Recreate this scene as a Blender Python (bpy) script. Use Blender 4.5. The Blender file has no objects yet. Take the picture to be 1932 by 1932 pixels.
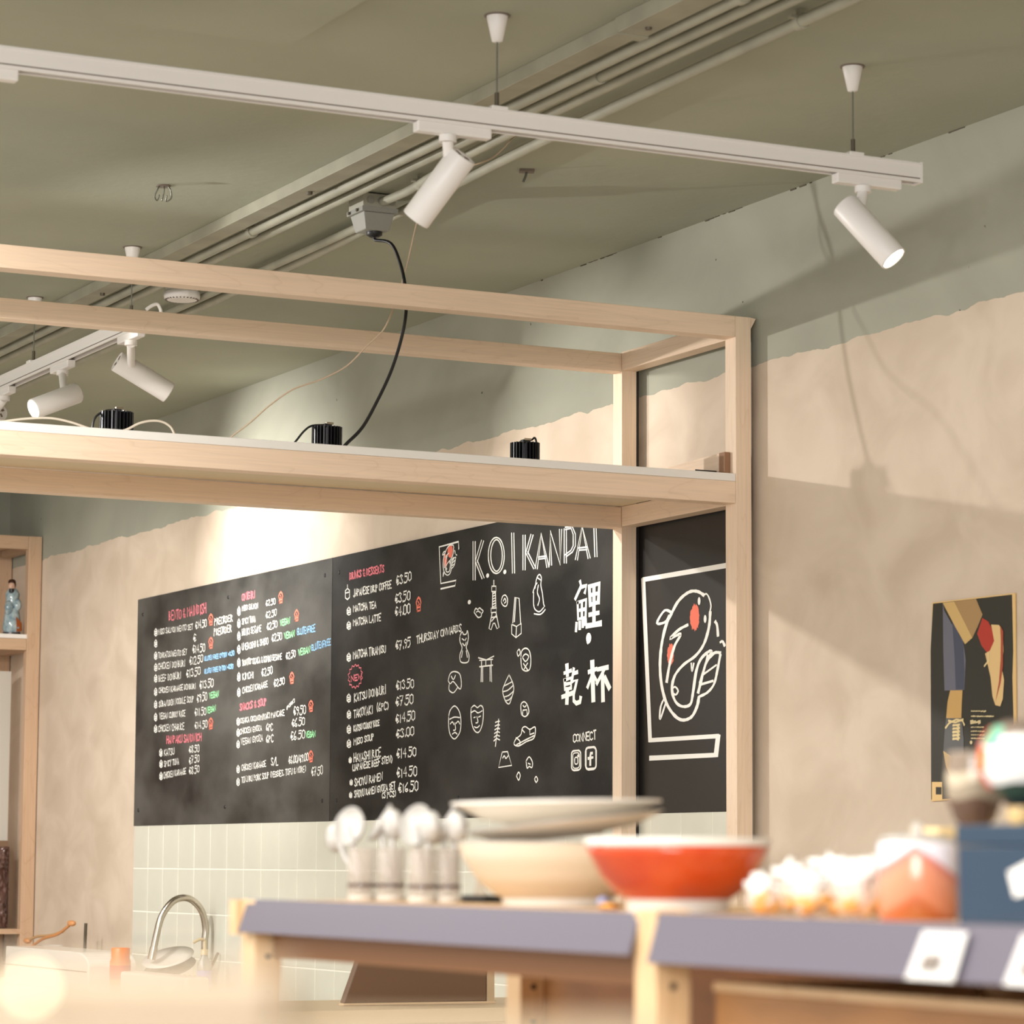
import bpy, bmesh, math, random
from mathutils import Vector, Matrix, noise
random.seed(7)
S = bpy.context.scene
COL = S.collection

# ---------------------------------------------------------------- camera
F, YAW, PIT, ROL = 5795.96, math.radians(26.7113), math.radians(6.5255), math.radians(.3130)
CAM = Vector((0, 0, 1.5))
cd = Vector((math.sin(YAW)*math.cos(PIT), math.cos(YAW)*math.cos(PIT), math.sin(PIT)))
cr0 = Vector((math.cos(YAW), -math.sin(YAW), 0)); cu0 = cr0.cross(cd)
cr = cr0*math.cos(ROL) + cu0*math.sin(ROL); cu = -cr0*math.sin(ROL) + cu0*math.cos(ROL)
cam = bpy.data.cameras.new('camera'); camo = bpy.data.objects.new('camera', cam); COL.objects.link(camo)
camo.matrix_world = Matrix(((cr.x, cu.x, -cd.x, 0), (cr.y, cu.y, -cd.y, 0), (cr.z, cu.z, -cd.z, CAM.z), (0, 0, 0, 1)))
cam.sensor_width = 36; cam.lens = F/1932*36; cam.clip_start = .05; cam.clip_end = 100
cam.dof.use_dof = True; cam.dof.focus_distance = 10.2; cam.dof.aperture_fstop = 7.4
S.camera = camo
S.view_settings.view_transform = 'Standard'; S.view_settings.look = 'None'
S.view_settings.exposure = -.07; S.view_settings.gamma = 1; S.view_settings.use_curve_mapping = False

# ---------------------------------------------------------------- light
W = bpy.data.worlds.new('world'); S.world = W; W.use_nodes = True
W.node_tree.nodes['Background'].inputs[0].default_value = (1, .98, .95, 1)
W.node_tree.nodes['Background'].inputs[1].default_value = 1.28
def area(name, loc, target, power, sx, sy, col=(1, .96, .915)):
    l = bpy.data.lights.new(name, 'AREA'); l.shape = 'RECTANGLE'; l.size = sx; l.size_y = sy; l.energy = power; l.color = col
    o = bpy.data.objects.new(name, l); COL.objects.link(o); o.location = loc
    o.rotation_euler = (Vector(target)-Vector(loc)).to_track_quat('-Z', 'Y').to_euler(); return o
def spot(name, loc, target, power, deg, blend=.6, r=.03, col=(1, .96, .915)):
    l = bpy.data.lights.new(name, 'SPOT'); l.energy = power; l.spot_size = math.radians(deg); l.spot_blend = blend
    l.shadow_soft_size = r; l.color = col
    o = bpy.data.objects.new(name, l); COL.objects.link(o); o.location = loc
    o.rotation_euler = (Vector(target)-Vector(loc)).to_track_quat('-Z', 'Y').to_euler(); return o
area('shop_light', (-.5, 3.5, 3.35), (-.5, 3.5, 0), 300, 2.5, 5)
area('front_fill_light', (-2.4, -2.4, 3.0), (2.4, 8, 1.7), 320, 2.6, 1.8, (1, .98, .97))  # unseen fill added to brighten the faces turned towards the camera
area('shop_light', (.6, 10.5, 3.35), (.6, 10.5, 0), 220, 2, 4)
spot('wall_patch_lamp', (1.6, 9.8, 3.02), (4.8, 7.3, 2.75), 210, 44, .5, .02)
spot('board_lamp', (3.35, 12.0, 3.08), (4.8, 11.75, 2.74), 250, 72, 1, .03)
spot('board_lamp', (1.6, 9.3, 3.15), (4.8, 9.0, 2.75), 420, 30, 1, .03)
spot('counter_lamp', (.9, 6.3, 3.1), (1.9, 7.9, 2.6), 260, 60, 1, .03)
spot('display_lamp', (.3, 1.7, 3.1), (1.65, 3.0, 1.45), 28, 60, .8, .04)
spot('display_lamp', (1.7, .2, 2.6), (.3, .65, 1.45), 5, 50, .8, .04)
spot('wall_wash', (1.2, 4.0, 3.1), (4.8, 6.6, 1.5), 60, 70, 1, .05)
spot('kitchen_fill', (2.4, 12.4, 3.1), (4.8, 14.0, 1.9), 150, 80, 1, .04)  # unseen spot added to lighten the wall at far left
spot('kitchen_fill', (2.6, 11.2, 3.1), (4.6, 12.9, 1.5), 200, 80, 1, .04)

# ---------------------------------------------------------------- helpers
def ray(px, py): return cd + cr*((px-966)/F) - cu*((py-966)/F)
def P(px, py, ax, val):
    v = ray(px, py); return CAM + v*((val-CAM[ax])/v[ax])
def s2l(c): return tuple((x/255/12.92 if x/255 <= .04045 else ((x/255+.055)/1.055)**2.4) for x in c)
class NT:
    def __init__(s, m): s.m = m; s.n = m.node_tree.nodes; s.l = m.node_tree.links; s.b = s.n['Principled BSDF']
    def add(s, t, **k):
        x = s.n.new(t)
        for a, b in k.items(): setattr(x, a, b)
        return x
def mat(name, rgb, rough=.6, metal=0, emit=0, spec=.5, trans=0, noisy=0, nscale=6, stretch=(1, 1, 1), bump=0, bscale=40, rgb2=None, alpha=1, coat=0, det=4, sharp=(.35, .65)):
    m = bpy.data.materials.new(name); m.use_nodes = True; t = NT(m); b = t.b
    c = (*s2l(rgb), 1)
    b.inputs['Base Color'].default_value = c; b.inputs['Roughness'].default_value = rough
    b.inputs['Metallic'].default_value = metal; b.inputs['Specular IOR Level'].default_value = spec
    b.inputs['Transmission Weight'].default_value = trans; b.inputs['Alpha'].default_value = alpha
    b.inputs['Coat Weight'].default_value = coat
    if emit: b.inputs['Emission Color'].default_value = c; b.inputs['Emission Strength'].default_value = emit
    if rgb2 or noisy or bump:
        tc = t.add('ShaderNodeTexCoord'); mp = t.add('ShaderNodeMapping'); mp.inputs['Scale'].default_value = stretch
        t.l.new(tc.outputs['Object'], mp.inputs[0])
    if rgb2 or noisy:
        nz = t.add('ShaderNodeTexNoise'); nz.inputs['Scale'].default_value = nscale; nz.inputs['Detail'].default_value = det
        t.l.new(mp.outputs[0], nz.inputs['Vector'])
        cr_ = t.add('ShaderNodeValToRGB'); t.l.new(nz.outputs['Fac'], cr_.inputs[0])
        r2 = rgb2 or tuple(x*(1-noisy) for x in rgb)
        cr_.color_ramp.elements[0].position = sharp[0]; cr_.color_ramp.elements[0].color = (*s2l(r2), 1)
        cr_.color_ramp.elements[1].position = sharp[1]; cr_.color_ramp.elements[1].color = c
        t.l.new(cr_.outputs[0], b.inputs['Base Color'])
    if bump:
        nb = t.add('ShaderNodeTexNoise'); nb.inputs['Scale'].default_value = bscale; nb.inputs['Detail'].default_value = 5
        t.l.new(mp.outputs[0], nb.inputs['Vector'])
        bp = t.add('ShaderNodeBump'); bp.inputs['Strength'].default_value = bump; bp.inputs['Distance'].default_value = .01
        t.l.new(nb.outputs['Fac'], bp.inputs['Height']); t.l.new(bp.outputs[0], b.inputs['Normal'])
    return m
def wood(name, c1, c2, axis, rough=.45):
    """birch: long soft flame figure along the given axis"""
    m = bpy.data.materials.new(name); m.use_nodes = True; t = NT(m)
    tc = t.add('ShaderNodeTexCoord'); mp = t.add('ShaderNodeMapping')
    sc = [9, 9, 9]; sc[axis] = 1.3; mp.inputs['Scale'].default_value = sc
    t.l.new(tc.outputs['Object'], mp.inputs[0])
    n1 = t.add('ShaderNodeTexNoise'); n1.inputs['Scale'].default_value = 1.1; n1.inputs['Detail'].default_value = 2; n1.inputs['Distortion'].default_value = .6
    t.l.new(mp.outputs[0], n1.inputs['Vector'])
    mt = t.add('ShaderNodeMath', operation='MULTIPLY'); mt.inputs[1].default_value = 9; t.l.new(n1.outputs['Fac'], mt.inputs[0])
    fr = t.add('ShaderNodeMath', operation='FRACT'); t.l.new(mt.outputs[0], fr.inputs[0])
    cr_ = t.add('ShaderNodeValToRGB'); cr_.color_ramp.interpolation = 'B_SPLINE'
    cr_.color_ramp.elements[0].position = 0; cr_.color_ramp.elements[0].color = (*s2l(c2), 1)
    e = cr_.color_ramp.elements.new(.12); e.color = (*s2l(c1), 1)
    cr_.color_ramp.elements[-1].position = .95; cr_.color_ramp.elements[-1].color = (*s2l([(a*3+b)/4 for a, b in zip(c1, c2)]), 1)
    t.l.new(fr.outputs[0], cr_.inputs[0])
    mp2 = t.add('ShaderNodeMapping'); s2 = [160, 160, 160]; s2[axis] = 4; mp2.inputs['Scale'].default_value = s2
    t.l.new(tc.outputs['Object'], mp2.inputs[0])
    n2 = t.add('ShaderNodeTexNoise'); n2.inputs['Scale'].default_value = 1; t.l.new(mp2.outputs[0], n2.inputs['Vector'])
    mx = t.add('ShaderNodeMix', data_type='RGBA', blend_type='MULTIPLY'); mx.inputs[0].default_value = .22
    t.l.new(cr_.outputs[0], mx.inputs[6]); t.l.new(n2.outputs['Fac'], mx.inputs[7])
    hs = t.add('ShaderNodeHueSaturation'); hs.inputs['Value'].default_value = 1.12; t.l.new(mx.outputs[2], hs.inputs['Color'])
    t.l.new(hs.outputs[0], t.b.inputs['Base Color']); t.b.inputs['Roughness'].default_value = rough
    return m

class MB:
    """collects shapes in world coordinates"""
    def __init__(s): s.v = []; s.f = []; s.sm = []; s.mi = []; s.cur = 0
    def addf(s, vs, fs, smooth=False):
        o = len(s.v); s.v += [Vector(x) for x in vs]
        for f in fs: s.f.append([o+i for i in f]); s.sm.append(smooth); s.mi.append(s.cur)
        return s
    def box(s, a, b):
        x0, y0, z0 = a; x1, y1, z1 = b
        return s.addf([(x0,y0,z0),(x1,y0,z0),(x1,y1,z0),(x0,y1,z0),(x0,y0,z1),(x1,y0,z1),(x1,y1,z1),(x0,y1,z1)],
                      [(0,3,2,1),(4,5,6,7),(0,1,5,4),(1,2,6,5),(2,3,7,6),(3,0,4,7)])
    def obox(s, c, ax, ay, az):
        c = Vector(c); ax, ay, az = Vector(ax), Vector(ay), Vector(az)
        vs = [c+ax*i+ay*j+az*k for k in (-1, 1) for (i, j) in ((-1,-1),(1,-1),(1,1),(-1,1))]
        return s.addf(vs, [(0,3,2,1),(4,5,6,7),(0,1,5,4),(1,2,6,5),(2,3,7,6),(3,0,4,7)])
    def lathe(s, o, prof, n=32, axis=(0,0,1), caps=True, smooth=True):
        """prof = [(radius, height)...] along axis"""
        o = Vector(o); w = Vector(axis).normalized(); u = w.orthogonal().normalized(); v = w.cross(u)
        vs = []; fs = []
        for r, h in prof:
            for i in range(n):
                a = 2*math.pi*i/n; vs.append(o+w*h+(u*math.cos(a)+v*math.sin(a))*r)
        for k in range(len(prof)-1):
            for i in range(n):
                j = (i+1) % n; fs.append((k*n+i, k*n+j, (k+1)*n+j, (k+1)*n+i))
        s.addf(vs, fs, smooth)
        if caps:
            for k, rev in ((0, True), (len(prof)-1, False)):
                if prof[k][0] > 1e-5:
                    ring = vs[k*n:(k+1)*n]; idx = list(range(n)); s.addf(ring, [idx[::-1] if rev else idx])
        return s
    def cyl(s, a, b, r, n=20, r2=None):
        a, b = Vector(a), Vector(b); return s.lathe(a, [(r, 0), (r if r2 is None else r2, (b-a).length)], n, b-a)
    def tube(s, pts, r, n=10, sub=6):
        pts = [Vector(p) for p in pts]
        if sub > 1 and len(pts) > 2:
            q = []
            for i in range(len(pts)-1):
                p0 = pts[max(i-1, 0)]; p1 = pts[i]; p2 = pts[i+1]; p3 = pts[min(i+2, len(pts)-1)]
                for k in range(sub):
                    t = k/sub; q.append(.5*((2*p1)+(-p0+p2)*t+(2*p0-5*p1+4*p2-p3)*t*t+(-p0+3*p1-3*p2+p3)*t**3))
            q.append(pts[-1]); pts = q
        vs = []; fs = []; u = None
        for i, p in enumerate(pts):
            d = (pts[min(i+1, len(pts)-1)]-pts[max(i-1, 0)]).normalized()
            u = d.orthogonal().normalized() if u is None else (u-d*u.dot(d)).normalized()
            v = d.cross(u)
            for k in range(n):
                a = 2*math.pi*k/n; vs.append(p+(u*math.cos(a)+v*math.sin(a))*r)
        for i in range(len(pts)-1):
            for k in range(n):
                j = (k+1) % n; fs.append((i*n+k, i*n+j, (i+1)*n+j, (i+1)*n+k))
        s.addf(vs, fs, True); s.addf(vs[:n], [tuple(range(n))[::-1]]); s.addf(vs[-n:], [tuple(range(n))]); return s
    def prism(s, poly, off):
        off = Vector(off); poly = [Vector(p) for p in poly]; n = len(poly)
        return s.addf(poly+[p+off for p in poly], [tuple(range(n))[::-1], tuple(range(n, 2*n))]+[(i, (i+1) % n, (i+1) % n+n, i+n) for i in range(n)])
    def blob(s, c, r, n=3, amp=0, fr=2, sc=(1, 1, 1)):
        bm = bmesh.new(); bmesh.ops.create_icosphere(bm, subdivisions=n, radius=1)
        c = Vector(c); seed = Vector((random.random()*50, 0, 0)); vs = []
        for v in bm.verts:
            k = 1+amp*noise.noise(v.co*fr+seed); vs.append(c+Vector((v.co.x*sc[0], v.co.y*sc[1], v.co.z*sc[2]))*r*k)
        s.addf(vs, [tuple(v.index for v in f.verts) for f in bm.faces], True); bm.free(); return s

def base_of(o):
    p = Vector((0, 0, 0))
    while o is not None: p += Vector(o.location); o = o.parent
    return p
def part(name, mb, m, parent=None, bevel=0, label=None, kind=None):
    me = bpy.data.meshes.new(name)
    if parent is not None: off = base_of(parent); loc = Vector((0, 0, 0))
    else:
        xs = [v.x for v in mb.v]; ys = [v.y for v in mb.v]; zs = [v.z for v in mb.v]
        loc = off = Vector(((min(xs)+max(xs))/2, (min(ys)+max(ys))/2, min(zs)))
    me.from_pydata([v-off for v in mb.v], [], mb.f); me.update()
    for p, sm, mi in zip(me.polygons, mb.sm, mb.mi): p.use_smooth = sm; p.material_index = mi
    for x in (m if isinstance(m, (list, tuple)) else [m]): me.materials.append(x)
    bm = bmesh.new(); bm.from_mesh(me); bmesh.ops.recalc_face_normals(bm, faces=bm.faces); bm.to_mesh(me); bm.free()
    o = bpy.data.objects.new(name, me); COL.objects.link(o); o.location = loc
    if parent is not None: o.parent = parent
    if bevel:
        b = o.modifiers.new('bevel', 'BEVEL'); b.width = bevel; b.segments = 2; b.limit_method = 'ANGLE'; b.angle_limit = .7
    if label: o['label'] = label
    if kind: o['kind'] = kind
    return o
def tag(o, label, cat, group=None):
    o['label'] = label; o['category'] = cat
    if group: o['group'] = group
    return o
def thing(name, loc, label, cat, group=None):
    o = bpy.data.objects.new(name, None); COL.objects.link(o); o.location = loc; o.empty_display_size = .05
    return tag(o, label, cat, group)

# ---------------------------------------------------------------- materials
WX, HC, FY = 4.8, 3.509, 15.34
def wall_mat():
    m = bpy.data.materials.new('plaster_wall'); m.use_nodes = True; t = NT(m)
    tc = t.add('ShaderNodeTexCoord')
    def nz(scale, det, stretch=(1, 1, 1), dist=0):
        mp = t.add('ShaderNodeMapping'); mp.inputs['Scale'].default_value = stretch; t.l.new(tc.outputs['Object'], mp.inputs[0])
        n = t.add('ShaderNodeTexNoise'); n.inputs['Scale'].default_value = scale; n.inputs['Detail'].default_value = det; n.inputs['Distortion'].default_value = dist
        t.l.new(mp.outputs[0], n.inputs['Vector']); return n
    def ramp(n, c1, c2, p=(.35, .65)):
        r = t.add('ShaderNodeValToRGB'); t.l.new(n.outputs['Fac'], r.inputs[0])
        r.color_ramp.elements[0].position = p[0]; r.color_ramp.elements[0].color = (*s2l(c1), 1)
        r.color_ramp.elements[1].position = p[1]; r.color_ramp.elements[1].color = (*s2l(c2), 1); return r
    a = ramp(nz(4.2, 10, (1, .8, 1), .7), (200, 182, 161), (215, 198, 178))
    g = ramp(nz(2.2, 5, (1, .7, 1), .6), (152, 152, 137), (165, 165, 149))
    # the hand-painted height where beige plaster meets the grey-green band
    sep = t.add('ShaderNodeSeparateXYZ'); t.l.new(tc.outputs['Object'], sep.inputs[0])
    e = nz(7, 3); ml = t.add('ShaderNodeMath', operation='MULTIPLY_ADD'); ml.inputs[1].default_value = .05; ml.inputs[2].default_value = -.025
    t.l.new(e.outputs['Fac'], ml.inputs[0])
    ad = t.add('ShaderNodeMath', operation='ADD'); t.l.new(sep.outputs['Z'], ad.inputs[0]); t.l.new(ml.outputs[0], ad.inputs[1])
    gt = t.add('ShaderNodeMath', operation='GREATER_THAN'); gt.inputs[1].default_value = 3.005; t.l.new(ad.outputs[0], gt.inputs[0])
    mx = t.add('ShaderNodeMix', data_type='RGBA'); t.l.new(gt.outputs[0], mx.inputs[0]); t.l.new(a.outputs[0], mx.inputs[6]); t.l.new(g.outputs[0], mx.inputs[7])
    sp = ramp(nz(26, 2), (95, 90, 80), (255, 255, 255), (.2, .235)); mu = t.add('ShaderNodeMix', data_type='RGBA', blend_type='MULTIPLY')
    t.l.new(gt.outputs[0], mu.inputs[0]); t.l.new(mx.outputs[2], mu.inputs[6]); t.l.new(sp.outputs[0], mu.inputs[7])
    t.l.new(mu.outputs[2], t.b.inputs['Base Color']); t.b.inputs['Roughness'].default_value = .75
    b1 = nz(9, 6); bp = t.add('ShaderNodeBump'); bp.inputs['Strength'].default_value = .25; bp.inputs['Distance'].default_value = .01
    t.l.new(b1.outputs['Fac'], bp.inputs['Height']); t.l.new(bp.outputs[0], t.b.inputs['Normal'])
    return m
M = dict(
    wall=wall_mat(),
    ceil=mat('painted_ceiling', (168, 170, 152), .85, rgb2=(159, 161, 143), nscale=1.4, bump=.12, bscale=30),
    floor=mat('floor_vinyl', (172, 164, 152), .6, noisy=.1),
    conduit=mat('painted_conduit', (168, 166, 148), .6, noisy=.08, nscale=8),
    trunk=mat('painted_trunking', (160, 157, 138), .65, noisy=.08, nscale=8),
    white=mat('white_lamp_paint', (232, 228, 224), .4),
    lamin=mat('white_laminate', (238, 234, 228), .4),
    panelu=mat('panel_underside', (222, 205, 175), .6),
    dark=mat('black_slot', (40, 36, 32), .6),
    slot=mat('fitting_and_shade_grey', (120, 108, 98), .6),
    metal=mat('brushed_steel', (190, 180, 165), .25, metal=1),
    wire=mat('steel_wire', (120, 122, 112), .4, metal=.6),
    ferr=mat('dark_ferrule', (92, 84, 70), .5, metal=.4),
    lens=mat('lit_lens', (255, 246, 230), .3, emit=14),
    blk=mat('black_plastic', (22, 22, 24), .45),
    fin=mat('black_anodised', (24, 24, 27), .35, metal=.3),
    cablew=mat('white_cable', (226, 214, 196), .5),
    cablep=mat('pale_pink_cable', (206, 182, 156), .5),
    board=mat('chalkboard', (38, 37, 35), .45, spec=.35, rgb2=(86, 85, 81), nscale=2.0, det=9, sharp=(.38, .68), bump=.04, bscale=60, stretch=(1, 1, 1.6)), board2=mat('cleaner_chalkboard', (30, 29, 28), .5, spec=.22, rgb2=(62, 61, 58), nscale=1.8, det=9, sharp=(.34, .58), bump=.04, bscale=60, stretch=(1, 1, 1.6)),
    sign=mat('sign_board_black', (30, 28, 26), .4, noisy=.1),
    chalk=mat('white_chalk', (240, 238, 230), .9),
    pink=mat('pink_chalk', (232, 126, 136), .9), red=mat('orange_red_chalk', (236, 122, 100), .9),
    green=mat('green_chalk', (150, 218, 160), .9), blue=mat('blue_chalk', (140, 188, 226), .9),
    tile=mat('glazed_tile', (222, 222, 208), .18, noisy=.03, nscale=3, coat=.3),
    grout=mat('pale_grout', (240, 238, 226), .8),
    boxgrey=mat('grey_box_plastic', (150, 150, 142), .5), boxlt=mat('painted_box', (172, 170, 156), .55),
    wx=wood('birch_along_x', (238, 212, 186), (226, 199, 172), 0), wy=wood('birch_along_y', (238, 212, 186), (226, 199, 172), 1),
    wz=wood('birch_along_z', (236, 212, 186), (226, 200, 173), 2),
    pine=wood('pine_upright', (212, 180, 138), (188, 148, 104), 2), piney=wood('pine_board', (212, 178, 136), (186, 144, 98), 1),
    strip=mat('lilac_grey_plastic', (100, 95, 106), .25), ply=mat('orange_ply', (160, 112, 66), .5, noisy=.12, nscale=5, stretch=(1, 1, 4)),
    porc=mat('white_porcelain', (226, 221, 212), .18), cream=mat('cream_glaze', (216, 204, 184), .25, rgb2=(202, 186, 162), nscale=60, stretch=(.01, .01, 1)),
    orange=mat('orange_glaze', (204, 84, 36), .15, rgb2=(186, 60, 22), nscale=9), greyg=mat('grey_glaze', (150, 146, 140), .3),
)

# ---------------------------------------------------------------- the setting
def struct(name, mb, m, parent=None):
    o = part(name, mb, m, parent)
    if parent is None:
        # keep world coordinates for the wall and ceiling paint
        off = Vector(o.location); o.data.transform(Matrix.Translation(off)); o.location = (0, 0, 0); o['kind'] = 'structure'
    return o
wall_r = struct('wall_right', MB().box((WX, -3, 0), (WX+.2, FY+.2, HC+.15)), M['wall'])
wall_f = struct('wall_far', MB().box((-3, FY, 0), (WX, FY+.2, HC+.15)), M['wall'])
ceil = struct('ceiling', MB().box((-3, -3, HC), (WX, FY, HC+.15)), M['ceil'])
struct('floor', MB().box((-3, -3, -.1), (WX, FY, 0)), M['floor'])
part('plaster_slab', MB().box((-3, -3, HC-.03), (2.80, 6.78, HC)), M['ceil'], ceil)
# crumbled joint between wall and ceiling
mb = MB(); y = 5.0
while y < 9.4:
    l = random.uniform(.008, .04); h = random.uniform(.0008, .0045)
    mb.box((WX-.003, y, HC-h), (WX, y+l, HC)); y += l+random.choice((.0, .006, .02, .28))
part('joint_crack', mb, M['ferr'], ceil, kind='stuff')
# tiles
splash = struct('trim_1', MB().box((WX-.010, 7.95, .9), (WX, 13.325, 1.6592)), M['grout'])
tm = None
for r in range(4):
    z1 = 1.659-r*.1925; z0 = z1-.187
    for c in range(28):
        y1 = 13.321-c*.1918; y0 = y1-.1868
        if tm is None:
            t0 = part('tile', MB().box((WX-.0118, y0, z0), (WX-.006, y1, z1)), M['tile'], splash, bevel=.0008); tm = t0; ty, tz = y0, z0
        else:
            o = tm.copy(); COL.objects.link(o); o.location = (random.uniform(-.0006, .0006), y0-ty, z0-tz)

# ---------------------------------------------------------------- ceiling fittings
def conduit(x, y0, y1, label, r=.013, z=None, ys=(), bend=None):
    z = HC-.03 if z is None else z
    root = thing('conduit', (x, (y0+y1)/2, z), label, 'pipe')
    pts = [(x, y0, z), (x, y1, z)] if bend is None else bend
    part('pipe', MB().tube(pts, r, 14, 1 if bend is None else 6), M['conduit'], root)
    for yy in ys:
        b = MB().lathe((x, yy-.012, z), [(r+.004, 0), (r+.004, .024)], 16, (0, 1, 0)).box((x-.006, yy-.01, z), (x+.006, yy+.01, HC)).box((x-r-.016, yy-.008, z+.006), (x+r+.016, yy+.008, z+.014))
        part('pipe_clip', b, M['conduit'], root)
    return root
tr = thing('cable_trunking', (3.47, 8, HC-.035), 'flat painted metal cable trunking running along the ceiling left of the round pipes', 'trunking')
part('trunking_cover', MB().box((3.438, 6.29, HC-.036), (3.506, FY-.02, HC)), M['trunk'], tr, .002)
part('trunking_cover', MB().box((3.430, -1, HC-.040), (3.512, 6.285, HC)), M['trunk'], tr, .002)
part('joint_plate', MB().box((3.428, 6.27, HC-.043), (3.514, 6.31, HC-.036)), M['trunk'], tr)
for yy in (6.2, 8.25, 10.1, 12): part('screw', MB().lathe((3.475, yy, HC-.045), [(.008, 0), (.009, .01)], 12), M['ferr'], tr)
conduit(3.553, -1, FY-.02, 'round painted ceiling pipe next to the flat trunking', ys=(5.9, 8.9, 11.6), r=.015)
conduit(3.612, -1, FY-.02, 'second round painted ceiling pipe counted from the flat trunking', ys=(6.7, 9.6, 12.4), r=.014)
conduit(3.735, -1, 8.29, 'painted ceiling pipe ending in the top of the grey junction box', ys=(5.75, 8.03), bend=[(3.672, -1, HC-.03), (3.672, 5, HC-.03), (3.672, 6.6, HC-.03), (3.69, 7.6, HC-.03), (3.735, 8.08, HC-.03), (3.738, 8.2, HC-.03), (3.738, 8.305, HC-.028)])
conduit(3.785, -1, FY-.02, 'painted ceiling pipe nearest the right wall, passing beside the junction box', ys=(6.02,), r=.015, bend=[(3.785, -1, HC-.03), (3.785, 6.3, HC-.03), (3.84, 8.3, HC-.03), (3.875, 9.3, HC-.03), (3.89, 11, HC-.03), (3.89, 15.3, HC-.03)])
conduit(3.822, 8.42, FY-.02, 'painted pipe leaving the far side of the grey junction box', ys=(), r=.013, bend=[(3.775, 8.42, HC-.04), (3.80, 8.6, HC-.032), (3.822, 8.85, HC-.03), (3.825, 12, HC-.03), (3.825, 15.3, HC-.03)])
jb = thing('junction_box', (3.73, 8.36, HC-.16), 'grey junction box hanging under the pipes with a black socket beneath', 'junction box')
x0, x1, y0, y1 = 3.675, 3.785, 8.31, 8.42
part('box_body', MB().box((x0, y0, HC-.048), (x1, y1, HC-.004)), M['boxlt'], jb, .003)
part('box_cover', MB().prism([(x0-.004, y0-.004, HC-.06), (x1+.004, y0-.004, HC-.06), (x1+.004, y1+.004, HC-.06), (x0-.004, y1+.004, HC-.06)], (0, 0, .014)), M['boxgrey'], jb)
part('socket_housing', MB().addf([(x0+.004, y0+.004, HC-.06), (x1-.004, y0+.004, HC-.06), (x1-.004, y1-.004, HC-.06), (x0+.004, y1-.004, HC-.06), (x0+.016, y0+.016, HC-.112), (x1-.016, y0+.016, HC-.112), (x1-.016, y1-.016, HC-.112), (x0+.016, y1-.016, HC-.112)], [(0,1,5,4),(1,2,6,5),(2,3,7,6),(3,0,4,7),(4,5,6,7),(0,1,2,3)]), M['boxgrey'], jb, .003)
part('plug', MB().lathe((3.735, 8.36, HC-.128), [(.014, 0), (.024, .006), (.024, .0165)], 20), M['blk'], jb)
for dx, dy in ((.0, .03), (.0, .09)): part('screw', MB().lathe((x0-.006, y0+dy, HC-.054), [(.005, 0), (.005, .004)], 10, (-1, 0, 0)), M['ferr'], jb)
for k in range(3): part('knockout', MB().lathe((x0+.025+k*.034, y0-.001, HC-.026), [(.011, 0), (.012, .002)], 16, (0, -1, 0)), M['boxgrey'], jb)

sd = thing('smoke_detector', (3.740, 10.02, HC-.05), 'white round smoke detector on the ceiling between the two upper beams', 'smoke detector')
part('mount', MB().lathe((3.740, 10.02, HC-.022), [(.055, 0), (.06, .022)], 40), M['white'], sd)
part('sensor_head', MB().lathe((3.740, 10.02, HC-.052), [(.05, 0), (.062, .006), (.064, .014), (.064, .028), (.058, .034)], 40), M['white'], sd)
sl = MB()
for k in range(28):
    a = k*2*math.pi/28; u = Vector((math.cos(a), math.sin(a), 0)); sl.obox(Vector((3.740, 10.02, HC-.05))+u*.056, u*.004, Vector((-u.y, u.x, 0))*.002, (0, 0, .0014))
part('sensor_slots', sl, M['slot'], sd, kind='stuff')
c = P(308, 350, 2, HC)
hk = thing('wire_hook', (c.x, c.y, HC-.05), 'small cluster of clear hooks hanging alone on the bare ceiling at left', 'hook')
for k in range(3):
    o_ = (k-1)*.012; part('hook', MB().tube([(c.x+o_, c.y, HC), (c.x+o_*1.6, c.y-.01, HC-.012), (c.x+o_*2.2, c.y, HC-.035), (c.x+o_*1.2, c.y+.012, HC-.045), (c.x+o_, c.y, HC-.03)], .0022, 6, 4), M['wire'], hk)
part('hook_plate', MB().lathe((c.x, c.y, HC-.004), [(.022, 0), (.022, .004)], 16), M['slot'], hk)
c = P(994, 320, 2, HC)
hk = thing('ceiling_anchor', (c.x, c.y, HC-.035), 'bent metal anchor in the ceiling between pipes and right wall', 'hook')
part('anchor_plate', MB().obox((c.x, c.y, HC-.004), (.02, -.008, 0), (.006, .014, 0), (0, 0, .004)), M['slot'], hk)
part('anchor_pin', MB().tube([(c.x, c.y, HC-.004), (c.x-.004, c.y, HC-.02), (c.x-.012, c.y, HC-.038)], .004, 8, 3), M['wire'], hk)
vg = thing('ceiling_vent', (2.30, 6.45, HC-.06), 'blue-grey metal vent corner on the ceiling at the top edge', 'vent')
part('vent_case', MB().box((2.0, 5.95, HC-.055), (2.405, 6.40, HC-.03)), mat('blue_grey_metal', (122, 132, 140), .4, metal=.5), vg, .002)
for k in range(4): part('vent_slat', MB().box((2.02, 6.0+k*.09, HC-.062), (2.39, 6.06+k*.09, HC-.055)), M['slot'], vg)

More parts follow.
